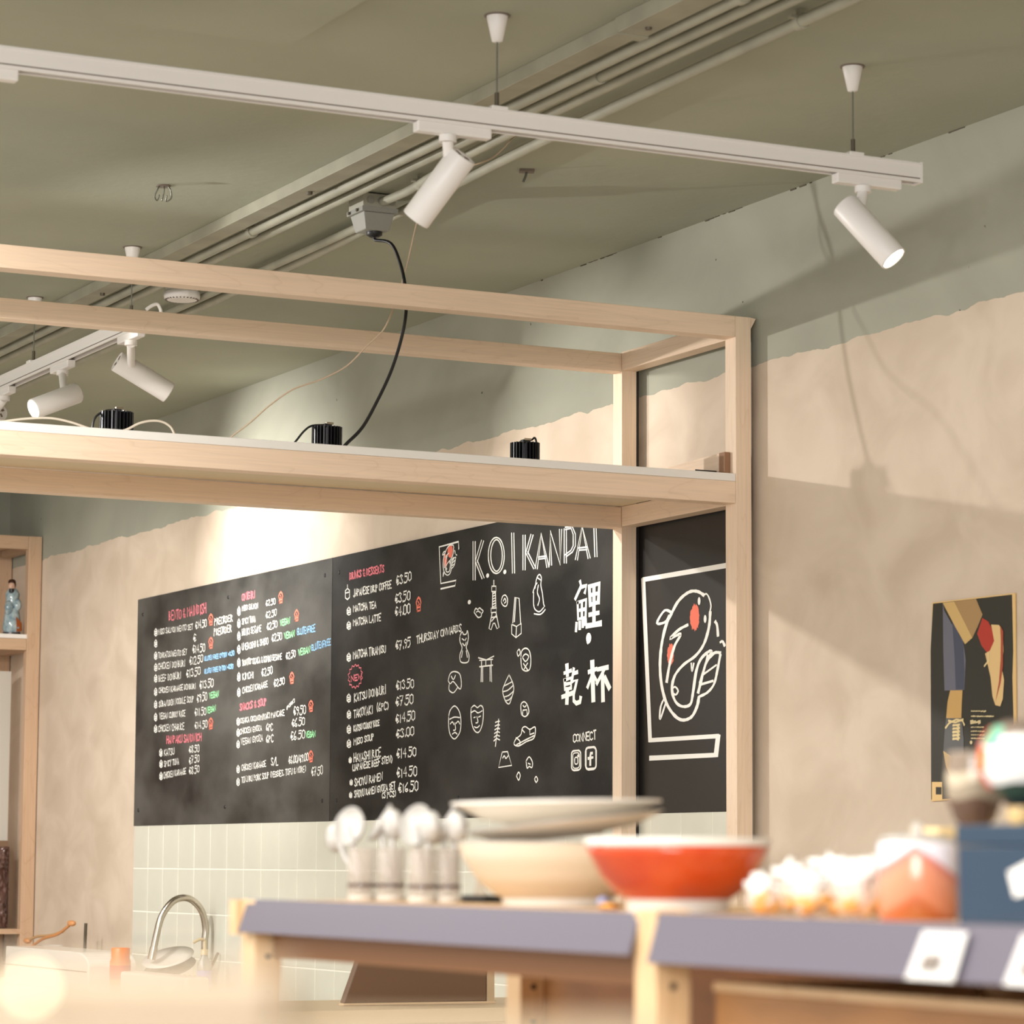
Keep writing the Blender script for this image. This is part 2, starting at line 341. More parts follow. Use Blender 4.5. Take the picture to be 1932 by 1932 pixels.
# ---------------------------------------------------------------- lighting tracks
def hanger(cx, cy, ztrack, label, group='track hangers'):
    root = thing('track_hanger', (cx, cy, ztrack), label, 'hanger')
    part('ceiling_cup', MB().lathe((cx, cy, HC-.064), [(.006, -.002), (.013, 0), (.0255, .058), (.0255, .064)], 28), M['white'], root)
    part('cup_ring', MB().lathe((cx, cy, HC-.003), [(.031, 0), (.031, .003)], 28), M['slot'], root)
    part('suspension_wire', MB().cyl((cx, cy, ztrack+.02), (cx, cy, HC-.06), .0021, 8), M['wire'], root)
    part('ferrule', MB().cyl((cx, cy, ztrack+.006), (cx, cy, ztrack+.042), .0055, 12), M['ferr'], root)
    part('track_clamp', MB().box((cx-.022, cy-.02, ztrack-.004), (cx+.022, cy+.02, ztrack+.007)), M['white'], root, .003)
def track(axis, a0, a1, c, z1, name_label, capend=True):
    """profile 36 wide, 50 high with an open slot below"""
    root = thing('lighting_track', ((a0+a1)/2, c, z1-.05) if axis == 0 else (c, (a0+a1)/2, z1-.05), name_label, 'track')
    def B(w0, w1, h0, h1, s=a0, e=a1):
        mb = MB()
        return mb.box((s, c+w0, h0), (e, c+w1, h1)) if axis == 0 else mb.box((c+w0, s, h0), (c+w1, e, h1))
    z0 = z1-.052
    part('track_body', B(-.018, .018, z0+.022, z1), M['white'], root, .0012)
    part('track_wall', B(-.018, -.012, z0, z0+.023), M['white'], root)
    part('track_wall', B(.012, .018, z0, z0+.023), M['white'], root)
    part('track_slot', B(-.0115, .0115, z0+.012, z0+.0215), M['slot'], root)
    part('track_lip', B(-.0198, -.018, z1-.008, z1-.003), M['white'], root)
    part('groove_shade_strip', B(-.0184, -.018, z0+.0085, z0+.0115), M['slot'], root)  # flat dark strip painting the shade line along the side groove
    part('end_cap', B(-.019, .019, z0-.001, z1+.001, a1-.004 if axis == 0 else a0-.004, a1+.004 if axis == 0 else a0+.004), M['white'], root)
    return root
TY, TZ = 6.40, 3.278
track(0, -.8, 4.372, TY, TZ, 'long white lighting track hanging in front, crossing the whole upper picture')
hanger(3.174, TY, TZ, 'white ceiling cup and steel wire holding the middle of the front track')
hanger(4.178, TY, TZ, 'white ceiling cup and steel wire near the right end of the front track')
TX2, TZ2 = 3.352, 3.272
track(1, 9.40, 14.6, TX2, TZ2, 'white lighting track running to the back, left, seen below the beams')
hanger(TX2, 9.451, TZ2, 'white ceiling cup and wire of the rear track, peeking over the top beam')
hanger(TX2, 10.48, TZ2, 'steel wire of the rear track in front of the dark corner at left', 0)

def spot_lamp(anchor, axis_along, lens_c, back_c, label, lit, d=.0715, zt=None, power=0, stemshift=0):
    """anchor = point on track underside; lens_c/back_c = cylinder end centres"""
    anchor = Vector(anchor); L = Vector(lens_c); Bk = Vector(back_c); ax = (L-Bk).normalized()
    root = thing('track_spotlight', tuple(anchor), label, 'spotlight')
    u = Vector((1, 0, 0)) if axis_along == 0 else Vector((0, 1, 0)); v = Vector((-u.y, u.x, 0)); w = Vector((0, 0, 1))
    part('track_adapter', MB().obox(anchor-w*.011+u*stemshift, u*.097, v*.015, w*.013), M['white'], root, .004)
    ma = MB()
    for s_ in (-.07, .07): ma.obox(anchor+w*.004+u*(stemshift+s_), u*.008, v*.012, w*.004)
    part('adapter_lug', ma, M['white'], root)
    mid = Bk+(L-Bk)*.28
    foot = Vector((anchor.x, anchor.y, anchor.z-.024))
    part('swivel_collar', MB().cyl(foot, foot-w*.016, .021, 24), M['white'], root, .002)
    side = ax.cross(w).normalized()
    near = mid+side*0
    part('stem', MB().obox((foot+Vector((mid.x, mid.y, mid.z)))/2-w*.004, u*.0125, v*.0125, w*((foot.z-mid.z)/2+.004)) if (Vector((mid.x, mid.y))-Vector((foot.x, foot.y))).length < .02 else MB().cyl(foot-w*.012, mid, .0135, 20), M['white'], root, .003)
    r = d/2; n = (L-Bk).length
    body = MB().lathe(Bk, [(r-.006, .004), (r-.002, 0), (r, .003), (r, n-.003), (r-.001, n), (r-.004, n), (r-.0055, n-.012)], 48, ax, caps=False)
    part('lamp_housing', body, M['white'], root)
    part('rear_cover', MB().lathe(Bk+ax*.004, [(r-.0055, 0), (r-.0055, .004)], 36, ax), M['white'], root)
    rv = MB(); pu = ax.orthogonal().normalized(); pv = ax.cross(pu)
    for k in range(4):
        a = k*math.pi/2+.4; q = pu*math.cos(a)+pv*math.sin(a); t_ = ax.cross(q)
        rv.obox(Bk+ax*.0035+q*.017, q*.007, t_*.004, ax*.001)
    part('rear_vent', rv, M['slot'], root)
    lm = M['lens'] if lit else M['slot']
    part('lens', MB().lathe(L-ax*.010, [(r-.006, 0), (r-.006, .005)], 36, ax), lm, root)
    return root
def cyl_from_px(p_back, p_lens, plane_ax, plane_v, toward):
    """back-end centre on the plane, lens centre by its own lean towards (+) or away from (-) the camera"""
    A = P(*p_back, plane_ax, plane_v)
    dep = (A-CAM).dot(cd)
    dx, dy = (p_lens[0]-p_back[0])/F*dep, (p_lens[1]-p_back[1])/F*dep
    return A, A+cr*dx-cu*dy-cd*toward
a, b = cyl_from_px((874, 292), (783, 411), 1, TY, -.04)
spot_lamp((P(845, 245, 1, TY).x, TY, TZ-.052), 0, b, a, 'unlit white tube spotlight on the middle of the front track, tilted down to the left', False, stemshift=.012)
a, b = cyl_from_px((1593, 386), (1680, 493), 1, TY, .07)
spot_lamp((P(1628, 345, 1, TY).x, TY, TZ-.052), 0, b, a, 'lit white tube spotlight at the right end of the front track', True, stemshift=.012)
xx = P(32, 150, 1, TY).x-.097-.03
spot_lamp((xx, TY, TZ-.052), 0, (xx-.16, TY+.1, TZ-.26), (xx-.06, TY, TZ-.1), 'white spotlight adapter cut by the left edge on the front track', True, stemshift=.03)
a, b = cyl_from_px((220, 681), (315, 740), 0, TX2, -.055)
spot_lamp((TX2, P(247, 645, 0, TX2).y, TZ2-.052), 1, b, a, 'unlit white tube spotlight at the near end of the rear track, vents showing', False)
a, b = cyl_from_px((146, 741), (72, 774), 0, TX2, .11)
spot_lamp((TX2, P(118, 690, 0, TX2).y, TZ2-.052), 1, b, a, 'glowing white tube spotlight of the rear track just above the shelf panel', True)
a, b = cyl_from_px((0, 775), (-50, 800), 0, TX2, -.08)
spot_lamp((TX2, P(8, 735, 0, TX2).y, TZ2-.052), 1, b, a, 'white spotlight stem at the left edge on the rear track', False)

# ---------------------------------------------------------------- timber frame
fr = thing('counter_canopy_frame', (2.8, 8.25, 0), 'birch timber canopy frame above the counter with posts at the right wall', 'timber frame')
XA, XB = 4.718, 4.772; YF0, YF1, YR0, YR1 = 7.88, 7.942, 8.593, 8.652; X0 = 1.15
BV = .0015
part('post', MB().box((XA, YF0, 0), (XB, YF1, 3.148)), M['wz'], fr, BV)
part('post', MB().box((XA, YR0, 0), (XB, YR1, 3.140)), M['wz'], fr, BV)
for y0_, y1_ in ((YF0, YF1), (YR0, YR1)): part('post', MB().box((X0-.054, y0_, 0), (X0, y1_, 3.14)), M['wz'], fr, BV)
part('upper_beam', MB().box((X0, YF0, 3.084), (XA-.0008, YF1, 3.148)), M['wx'], fr, BV)
part('upper_beam', MB().box((X0, YR0, 3.078), (XA-.0008, YR1, 3.138)), M['wx'], fr, BV)
part('lower_beam', MB().box((X0, YF0, 2.578), (XA-.0008, YF1, 2.644)), M['wx'], fr, BV)
part('lower_beam', MB().box((X0, YR0, 2.572), (XA-.0008, YR1, 2.638)), M['wx'], fr, BV)
part('cross_beam', MB().box((XA, YF1, 3.082), (XB, YR0, 3.142)), M['wy'], fr, BV)
part('cross_beam', MB().box((XA, YF1, 2.576), (XB, YR0, 2.640)), M['wy'], fr, BV)
part('cross_beam', MB().box((X0-.054, YF1, 3.082), (X0, YR0, 3.142)), M['wy'], fr, BV)
part('cross_beam', MB().box((X0-.054, YF1, 2.576), (X0, YR0, 2.640)), M['wy'], fr, BV)
pn = part('canopy_panel', MB().box((X0-.05, YF0+.001, 2.6445), (XA-.001, YR1-.004, 2.668)), M['lamin'], fr, .001, label='white laminate panel')
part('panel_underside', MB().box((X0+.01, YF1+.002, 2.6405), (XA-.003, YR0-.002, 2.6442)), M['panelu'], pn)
part('corner_cap', MB().prism([(XB, YF0+.004, 3.148), (XB+.02, YF0+.004, 3.146), (XB, YF0+.004, 3.11)], (0, .05, 0)), M['wz'], fr)
part('wall_spacer', MB().box((XB+.001, YF0+.03, 0), (WX-.0135, YF1-.01, 3.1)), M['dark'], fr)
part('wall_spacer', MB().box((XB+.001, YR0+.01, 0), (WX-.0135, YR1-.03, 3.1)), M['dark'], fr)
ob = thing('offcut_plank', (4.69, 8.12, 2.668), 'pale plywood offcut lying on the panel by the end posts', 'plank')
part('plank', MB().prism([(4.700, 7.947, 2.669), (4.700, 8.40, 2.669), (4.700, 8.40, 2.725), (4.700, 7.947, 2.736)], (.014, 0, 0)), M['wy'], ob)
part('end_block', MB().box((4.698, 7.912, 2.669), (4.7165, 7.946, 2.736)), mat('end_grain', (150, 112, 84), .6), ob)
tag(part('black_pad', MB().prism([(4.62, 7.955, 2.669), (4.695, 7.955, 2.669), (4.695, 8.05, 2.669)], (0, 0, .014)), M['blk']), 'small black pad on the white panel beside the plywood offcut', 'pad')

# black finned LED units on the panel
def led_unit(px0, px1, ytop, yy, label, cable):
    a, b = P(px0, ytop, 1, yy), P(px1, ytop, 1, yy); cx = (a.x+b.x)/2; r = (b.x-a.x)/2*1.02; zt = (a.z+b.z)/2; zb = 2.6685
    root = thing('led_heat_sink', (cx, yy, zb), label, 'LED unit')
    part('core', MB().lathe((cx, yy, zb), [(r*.55, 0), (r*.55, zt-zb-.004)], 24), M['fin'], root)
    n = 26
    for k in range(n):
        t = 2*math.pi*k/n; u = Vector((math.cos(t), math.sin(t), 0)); v = Vector((-u.y, u.x, 0))
        h = (zt-zb)/2
        part('fin', MB().obox(Vector((cx, yy, zb+h))+u*r*.74, u*r*.26, v*.0016, (0, 0, h)), M['fin'], root)
    part('terminal', MB().box((cx-.012, yy-.01, zt-.004), (cx+.012, yy+.01, zt+.01)), M['blk'], root, .002)
    part('terminal_clip', MB().box((cx-.006, yy-.012, zt+.008), (cx+.016, yy-.004, zt+.014)), M['metal'], root)
    part('lead', MB().tube([(cx, yy, zt+.006)]+[P(x, y, 1, yy) for x, y in cable], .0032, 8, 5), M['blk'], root)
led_unit(190, 250, 778, 8.27, 'black finned LED heat sink at left on the white panel below the glowing spotlight', [(200, 775), (182, 785), (175, 803), (176, 830)])
led_unit(591, 643, 806, 8.27, 'black finned LED heat sink beside the black cable end on the white panel', [(590, 803), (575, 812), (560, 830), (548, 845)])
led_unit(966, 1015, 836, 8.27, 'black finned LED heat sink at right on the white panel, against the bright wall', [(1003, 830), (1009, 826), (1012, 836), (1010, 850)])

# cables
tag(part('black_cable', MB().tube([Vector((3.735, 8.36, HC-.1285)), Vector((3.737, 8.355, HC-.137))]+[P(x, y, 1, yy) for x, y, yy in ((738, 460, 8.3), (756, 500, 8.26), (765, 545, 8.22), (766, 590, 8.2), (757, 640, 8.2), (738, 700, 8.2), (712, 756, 8.2), (684, 806, 8.2), (655, 836, 8.2), (640, 852, 8.2))], .0052, 10, 5), M['blk']),
    'thick black cable curving from the grey junction box down to the white panel', 'cable')
tag(part('thin_cable', MB().tube([P(x, y, 1, yy) for x, y, yy in ((801, 355, 8.25), (795, 385, 8.25), (784, 430, 8.25), (770, 490, 8.25), (755, 545, 8.25), (738, 592, 8.2), (722, 624, 8.2), (690, 655, 8.2), (655, 690, 8.2), (610, 714, 8.2), (570, 728, 8.2), (545, 739, 8.2), (505, 768, 8.2), (470, 799, 8.2), (438, 823, 8.2), (425, 836, 8.2))], .0022, 8, 5), M['cablep']),
    'thin pale cable falling slackly from the ceiling pipes to the white panel', 'cable')
tag(part('thin_cable', MB().tube([P(x, y, 1, yy) for x, y, yy in ((893, 312, 7.2), (910, 306, 7.2), (930, 297, 7.3), (950, 280, 7.35), (966, 262, 7.4), (985, 250, 7.5))], .0019, 8, 5), M['cablep']),
    'short thin cable curling out behind the middle front spotlight', 'cable')
tag(part('white_cable', MB().tube([P(x, y, 1, 8.1) for x, y in ((-40, 800), (0, 796), (50, 790), (95, 789), (135, 797), (180, 812), (215, 816), (240, 810), (262, 799), (285, 794), (306, 796), (322, 806), (330, 822))], .0034, 8, 5), M['cablew']),
    'white cable looping along the left of the white panel', 'cable')
pb = P(300, 577, 0, TX2)
tag(part('cable_gland', MB().tube([P(x, y, 1, 9.41) for x, y in ((276, 584), (286, 577), (296, 574), (301, 580), (303, 592), (290, 612))]+[Vector((3.352, 9.42, 3.268))], .006, 8, 4), M['white']), 'small bent white fitting poking up behind the second upper beam', 'fitting')

# ---------------------------------------------------------------- stroke lettering
GL = {
'A':'00 26 40;12 32','B':'00 06 25 24 03;03 32 31 00','C':'45 26 05 01 20 41','D':'00 06 35 31 00','E':'40 00 06 46;03 33','F':'00 06 46;03 33',
'G':'45 26 05 01 20 41 43 23','H':'00 06;40 46;03 43','I':'20 26','J':'01 20 31 36','K':'00 06;46 03 40','L':'06 00 40','M':'00 06 23 46 40','N':'00 06 40 46',
'O':'20 01 05 26 45 41 20','P':'00 06 35 34 03','Q':'20 01 05 26 45 41 20;22 40','R':'00 06 35 34 03;13 40','S':'45 26 05 14 32 41 20 01','T':'06 46;26 20',
'U':'06 01 20 41 46','V':'06 20 46','W':'06 10 24 30 46','X':'00 46;06 40','Y':'06 23 46;23 20','Z':'06 46 00 40',
'0':'20 01 05 26 45 41 20','1':'15 26 20','2':'05 26 45 44 00 40','3':'05 26 45 24 42 41 20 01','4':'30 36 02 42','5':'46 06 04 34 42 20 00','6':'36 03 01 20 41 32 02','7':'06 46 10;13 33',
'8':'23 05 26 45 23 01 20 41 23','9':'43 14 05 26 45 43 20','€':'45 26 14 12 20 41;03 33;02 32','&':'40 05 26 35 02 10 42','.':'20 21','/':'00 46','(':'36 14 12 30',')':'16 34 32 10',
'-':'13 33','+':'13 33;22 24',',':'21 10',"'":'26 25','?':'05 26 45 23 22;20 20','!':'26 22;20 20','"':'16 15;36 35'}
INKS = {}
class Ink:
    """flat chalk ribbons lying on a wall plane x = X, laid out in (y, z)"""
    def __init__(s, X, m=None, parent=None): s.X = X; s.mb = MB(); s.k = 0; s.m = m; s.parent = parent; s.ax = 1
    def flush(s, name):
        if s.mb.v: part(name, s.mb, s.m, s.parent); s.mb = MB()
    def pt(s, px, py): q = P(px, py, 0, s.X); return Vector((q.y, q.z))
    def ribbon(s, pts, w, closed=False):
        pts = [Vector(p) for p in pts]
        q = [pts[0]]
        for p in pts[1:]:
            if (p-q[-1]).length > 1e-5: q.append(p)
        if closed and (q[0]-q[-1]).length > 1e-5: q.append(q[0])
        s.k += 1; x = s.X-.0004-(s.k % 29)*.00003
        if len(q) == 1: q.append(q[0]+Vector((w*.4, 0)))
        n = len(q); vs = []
        for i, p in enumerate(q):
            a = q[max(i-1, 0)]; b = q[min(i+1, n-1)]
            if closed and i in (0, n-1): a, b = q[-2], q[1]
            d = (b-a).normalized() if (b-a).length > 1e-7 else Vector((1, 0)); m = Vector((-d.y, d.x))
            e = 0
            if not closed and i == 0: p = p-d*w*.35
            if not closed and i == n-1: p = p+d*w*.35
            ww = w*.5*random.uniform(.82, 1.12)
            for t in (-1, 1): r = p+Vector((m.x*s.ax, m.y))*ww*t; vs.append((x, r.x, r.y))
        s.mb.addf(vs, [(2*i, 2*i+1, 2*i+3, 2*i+2) for i in range(n-1)])
    def disc(s, c, ry, rz, n=20, irr=0):
        s.k += 1; x = s.X-.0004-(s.k % 29)*.00003
        vs = [(x, c[0]+ry*math.cos(2*math.pi*i/n)*(1+random.uniform(-irr, irr)), c[1]+rz*math.sin(2*math.pi*i/n)*(1+random.uniform(-irr, irr))) for i in range(n)]
        s.mb.addf(vs, [tuple(range(n))])
    def px(s, pts, w=.005, closed=False, smooth=False):
        pts = [s.pt(*p) for p in pts]
        if smooth and len(pts) > 2:
            src = pts[:-1]+[pts[0]] if closed and (pts[0]-pts[-1]).length < 1e-6 else pts; q = []; n = len(src)
            for i in range(n-1):
                p0 = src[max(i-1, 0)]; p1 = src[i]; p2 = src[i+1]; p3 = src[min(i+2, n-1)]
                for k in range(5):
                    t = k/5; q.append(.5*((2*p1)+(-p0+p2)*t+(2*p0-5*p1+4*p2-p3)*t*t+(-p0+3*p1-3*p2+p3)*t**3))
            q.append(src[-1]); pts = q
        s.ribbon(pts, w, closed)
    def text(s, txt, x1, y1, x2, y2, h, w=None):
        w = w or (.0042 if h < 13 else .005)
        a, b = s.pt(x1, y1), s.pt(x2, y2); up = s.pt(x1, y1-h)-a; run = b-a; n = len(txt); ad = 1/(n-.25)
        wid = {' ': .6, 'I': .55, '.': .45, "'": .4, '(': .6, ')': .6, ',': .5, '1': .65, '"': .5, 'M': 1.15, 'W': 1.2}
        tot = sum(wid.get(c, 1) for c in txt)-.22; pos = 0
        for c in txt:
            cw = wid.get(c, 1)
            if c in GL:
                jy = random.uniform(-.05, .05); js = random.uniform(.92, 1.06)
                for st in GL[c].split(';'):
                    pts = []
                    for t in st.split():
                        gx, gy = int(t[0])/4*.78, int(t[1])/6
                        if c == 'I': gx = .3
                        if c in "()1.,'": gx *= .6
                        pts.append(a+run*((pos+gx*(cw if cw > 1 else 1))/tot)+up*(gy*js+jy)+Vector((random.uniform(-.0011, .0011), random.uniform(-.0011, .0011))))
                    s.ribbon(pts, w)
            pos += cw
        if s.parent: s.flush('menu_price' if txt[0] == '€' else 'menu_line')
    def build(s, name, m, parent, label=None):
        if s.mb.v: return part(name, s.mb, m, parent, label=label)

BX = WX-.012
def board(y0, y1, label, m, screws):
    root = thing('chalkboard', (WX, (y0+y1)/2, 1.66), label, 'chalkboard')
    part('panel', MB().box((BX, y0+.0015, 1.660), (WX-.0008, y1-.0015, 2.694)), m, root, .001)
    for y_, z_ in screws: part('screw', MB().lathe((BX-.0025, y_, z_), [(.007, 0), (.009, .0025)], 12, (1, 0, 0)), M['blk'], root)
    return root
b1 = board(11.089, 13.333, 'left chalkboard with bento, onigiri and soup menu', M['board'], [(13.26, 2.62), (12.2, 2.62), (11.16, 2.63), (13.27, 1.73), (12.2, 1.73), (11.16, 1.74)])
b2 = board(8.70, 11.087, 'middle chalkboard with drinks menu, shop name and doodles', M['board2'], [(11.02, 2.63), (9.93, 2.62), (11.02, 1.74), (9.93, 1.73), (8.78, 1.73)])
b3 = board(7.96, 8.698, 'black sign board with a white line-drawn koi between the two posts', M['sign'], [(8.66, 1.73), (8.66, 2.63)])
wh1, pk1, gr1, bl1, rd1 = (Ink(BX, M[k], b1) for k in ('chalk', 'pink', 'green', 'blue', 'red'))
def icon(I, x, y, h=14, w=5):
    I.px([(x, y-h/2), (x+w*.5, y-h*.2), (x+w*.5, y+h*.35), (x, y+h/2), (x-w*.5, y+h*.3), (x-w*.5, y-h*.15), (x, y-h/2)], .006)
    I.px([(x-w*.4, y-h*.05), (x+w*.4, y-h*.12)], .005); I.px([(x-w*.3, y+h*.2), (x+w*.35, y+h*.12)], .007); I.flush('menu_icon')
def hat(I, x, y, h=20, w=8):
    I.px([(x-w*.35, y+h*.5), (x-w*.35, y+h*.1), (x-w*.5, y-h*.1), (x-w*.3, y-h*.35), (x, y-h*.5), (x+w*.3, y-h*.38), (x+w*.5, y-h*.12), (x+w*.35, y+h*.05), (x+w*.35, y+h*.45), (x-w*.35, y+h*.5)], .008)
    I.px([(x-w*.3, y+h*.25), (x+w*.3, y+h*.2)], .008); I.px([(x-w*.1, y-h*.2), (x+w*.15, y), (x-w*.1, y+h*.1)], .006); I.flush('chef_hat_symbol')
T = wh1.text
for y_ in (1193, 1214, 1237, 1259, 1280, 1305, 1329, 1353, 1375): icon(wh1, 294, y_)
for y_ in (1420, 1441, 1464): icon(wh1, 304, y_)
for y_ in (1153, 1176, 1200, 1225, 1250, 1277, 1306): icon(wh1, 451, y_, 16)
for y_ in (1361, 1382, 1404, 1451, 1475): icon(wh1, 449.5, y_)
for a in [('MISO SALMON BENTO SET',299,1197,364,1187,10),('€14.50',369,1186,390,1182,14),('PREORDER',405,1180,439,1172,13),('PREORDER',404,1200,437,1192,13),('€',365,1211,370,1210,14),
          ('TONKATSU BENTO SET',299,1242,353,1235,10),('€14.50',364,1233,387,1229,15),('CHICKEN DONBURI',299,1263,349,1257,12),('€12.50',358,1255,383,1249,15),
          ('BEEF DONBURI',300,1286,341,1280,12),('€13.50',352,1279,378,1273,15),('CHICKEN KARAAGE DONBURI',300,1308,369,1299,10),('€13.50',377,1300,403,1296,15),
          ('SOBA/UDON NOODLE SOUP',300,1334,366,1324,11),('€9.50',372,1325,391,1321,15),('VEGAN CURRY RICE',301,1357,350,1351,11),('€11.50',368,1350,389,1349,14),
          ('CHICKEN CHARICE',299,1381,348,1376,12),('€14.50',368,1375,391,1373,14),('KATSU',310,1426,329,1423,12),('€8.50',357,1421,376,1418,13),
          ('SPICY TUNA',310,1447,338,1442,11),('€7.50',357,1442,376,1437,13),('CHICKEN KARAAGE',309,1469,351,1460,11),('€8.50',357,1461,376,1457,13),
          ('MISO SALMON',457,1153,487,1147,10),('€2.50',502,1144,520,1140,11),('SPICY TUNA',457,1178,482,1173,11),('€2.50',502,1167,522,1161,12),
          ('HIJIKI SESAME',457,1200,493,1191,12),('€2.50',504,1189,523,1184,13),('UMEBOSHI & SHISO',457,1227,506,1215,12),('€2.50',513,1211,532,1207,13),
          ('"BONITO" OKAKA & KONBU SESAME',457,1256,532,1244,11),('€2.50',540,1244,558,1239,13),('KIMCHI',458,1283,478,1279,12),('€2.50',494,1276,514,1271,14),
          ('CHICKEN KARAAGE',458,1308,505,1296,11),('€2.50',517,1296,537,1291,13),('OSAKA OKONOMIYAKI PANCAKE',454,1365,537,1350,10),('(PORK)',541,1340,556,1324,6),
          ('€9.50',554,1350,577,1346,16),('CHICKEN GYOZA',453,1385,494,1378,10),('6PC',503,1379,515,1378,13),('€6.50',551,1372,575,1368,15),
          ('VEGAN GYOZA',455,1405,496,1398,12),('6PC',503,1401,516,1400,14),('€6.50',549,1397,575,1393,16),('CHICKEN KARAAGE',456,1454,502,1446,11),('S/L',512,1445,525,1443,15),
          ('€6.00/€9.00',545,1441,582,1436,14),('TONJIRU PORK SOUP (VEGGIES, TOFU & MORE)',456,1477,577,1456,11),('€7.50',588,1464,609,1461,16)]: T(*a)
for a in [('BENTO & MAINDISH',319,1171,389,1156,18),('HANPAKU SANDWICH',315,1403,380,1398,14),('ONIGIRI',457,1133,481,1128,13),('SNACKS & SOUP',453,1341,503,1330,13)]: pk1.text(*a, w=.0065)
for a in [(395,1318,413,1314,11),(390,1346,407,1341,11),(529,1181,547,1176,11),(537,1205,556,1201,11),(563,1237,585,1231,12),(577,1392,595,1389,11)]: gr1.text('VEGAN', *a, w=.0065)
for a in [('GLUTEN FREE OPTION +0.50',386,1247,442,1236,8),('GLUTEN FREE OPTION +0.50',386,1271,440,1261,8),('GLUTENFREE',561,1198,595,1191,12),('GLUTENFREE',588,1228,624,1217,12)]: bl1.text(*a, w=.0055)
for x, y in ((398,1169),(398,1213),(398,1365),(530,1127),(560,1161),(551,1279),(587,1332),(587,1427)): hat(rd1, x, y)
w2, p2, r2 = (Ink(BX+o_, M[k], b2) for k, o_ in (('chalk', 0), ('pink', 0), ('red', .0002)))
for a in [('JAPANESE DRIP COFFEE',667,1126,739,1109,13),('€3.50',748,1104,776,1096,18),('MATCHA TEA',667,1154,710,1146,12),('€3.50',746,1138,774,1132,18),
          ('MATCHA LATTE',667,1181,719,1171,13),('€4.00',746,1163,774,1157,18),('MATCHA TIRAMISU',667,1243,728,1231,14),('€7.95',747,1226,775,1221,17),
          ('THURSDAY ONWARDS',786,1214,871,1191,14),('KATSU DONBURI',669,1324,728,1308,15),('€13.50',748,1302,781,1297,17),('TAKOYAKI',668,1355,703,1346,15),('(6PC)',711,1343,733,1338,15),
          ('€7.50',747,1332,780,1327,17),('KATSU CURRY RICE',668,1380,716,1369,11),('€14.50',747,1364,783,1358,17),('MISO SOUP',668,1406,706,1396,12),('€3.00',748,1393,781,1387,17),
          ('HAYASHI RICE',668,1438,719,1427,15),('€14.50',749,1430,785,1427,18),('(JAPANESE BEEF STEW)',665,1455,740,1438,12),('SHOYU RAMEN',669,1484,722,1472,14),('€14.50',749,1467,787,1463,17),
          ('SHOYU RAMEN GYOZA SET',669,1505,746,1488,12),('(3 PCS)',721,1507,747,1502,11),('€16.50',752,1496,789,1491,18),('CONNECT',1082,1401,1125,1394,15)]: w2.text(*a, w=.0058)
p2.text('DRINKS & DESSERTS', 660, 1093, 725, 1079, 13, .0065); p2.text('NEW', 663, 1286, 683, 1280, 10, .006)
ring = []
for k in range(28):
    a = 2*math.pi*k/28; rr = 1.0 if k % 2 else .82; ring.append((671+14*rr*math.cos(a), 1276+23*rr*math.sin(a)-2*math.cos(a)))
p2.px(ring+[ring[0]], .005, True); p2.flush('star_burst')
for y_ in (1153, 1180, 1240, 1317, 1348, 1376, 1403): icon(w2, 658.5, y_, 15, 7)
for x_, y_ in ((661, 1434), (663, 1476), (662, 1500)): icon(w2, x_, y_, 10, 5)
w2.px([(656,1104),(656,1110),(652,1115),(652,1128),(656,1131),(660,1127),(660,1114),(656,1110)], .006); w2.px([(652,1119),(660,1117)], .005); w2.flush('menu_icon')
hat(r2, 790, 1140, 26, 9)
# shop name in double line capitals
w2.ax = 1.35
def dbl(pts, closed=False, g=2.1):
    for s_ in (-g, g):
        q = []
        n = len(pts)
        for i, p in enumerate(pts):
            a = pts[max(i-1, 0)]; b = pts[min(i+1, n-1)]
            if closed and i in (0, n-1): a, b = pts[-2], pts[1]
            d = Vector((b[0]-a[0], b[1]-a[1])).normalized(); q.append((p[0]-d.y*s_, p[1]+d.x*s_))
        w2.px(q, .0052, closed)
dbl([(895,1022),(895,1094)]); dbl([(911,1020),(899,1060)]); dbl([(899,1058),(912,1091)]); w2.flush('outline_letter')
el = [(937+13*math.cos(2*math.pi*k/24), 1048+32*math.sin(2*math.pi*k/24)) for k in range(25)]; dbl(el, True); w2.flush('outline_letter')
dbl([(967.5,1006),(969,1081)]); w2.flush('outline_letter'); dbl([(989,1010),(989,1075)]); dbl([(1004,1009),(994,1044)]); dbl([(994,1042),(1009,1072)]); w2.flush('outline_letter')
dbl([(1012,1073),(1021.5,1008),(1034,1070)]); w2.px([(1016,1051),(1030,1049)], .0052); w2.px([(1017,1055),(1030,1053)], .0052); w2.flush('outline_letter')
dbl([(1039,1066),(1039,1003),(1057,1064),(1058,999)]); w2.flush('outline_letter'); dbl([(1067,1062),(1067,998)]); dbl([(1067,997),(1079,995),(1084,1008),(1084,1030),(1079,1040),(1067,1049)]); w2.flush('outline_letter')
dbl([(1088,1056),(1099,994),(1112,1053)]); w2.px([(1092,1034),(1108,1032)], .0052); w2.px([(1093,1038),(1108,1037)], .0052); w2.flush('outline_letter')
dbl([(1123,992),(1125,1050)]); w2.flush('outline_letter')
for x_, y_ in ((920.5, 1086), (953, 1079)): w2.disc(w2.pt(x_, y_), .012, .008); w2.flush('full_stop')
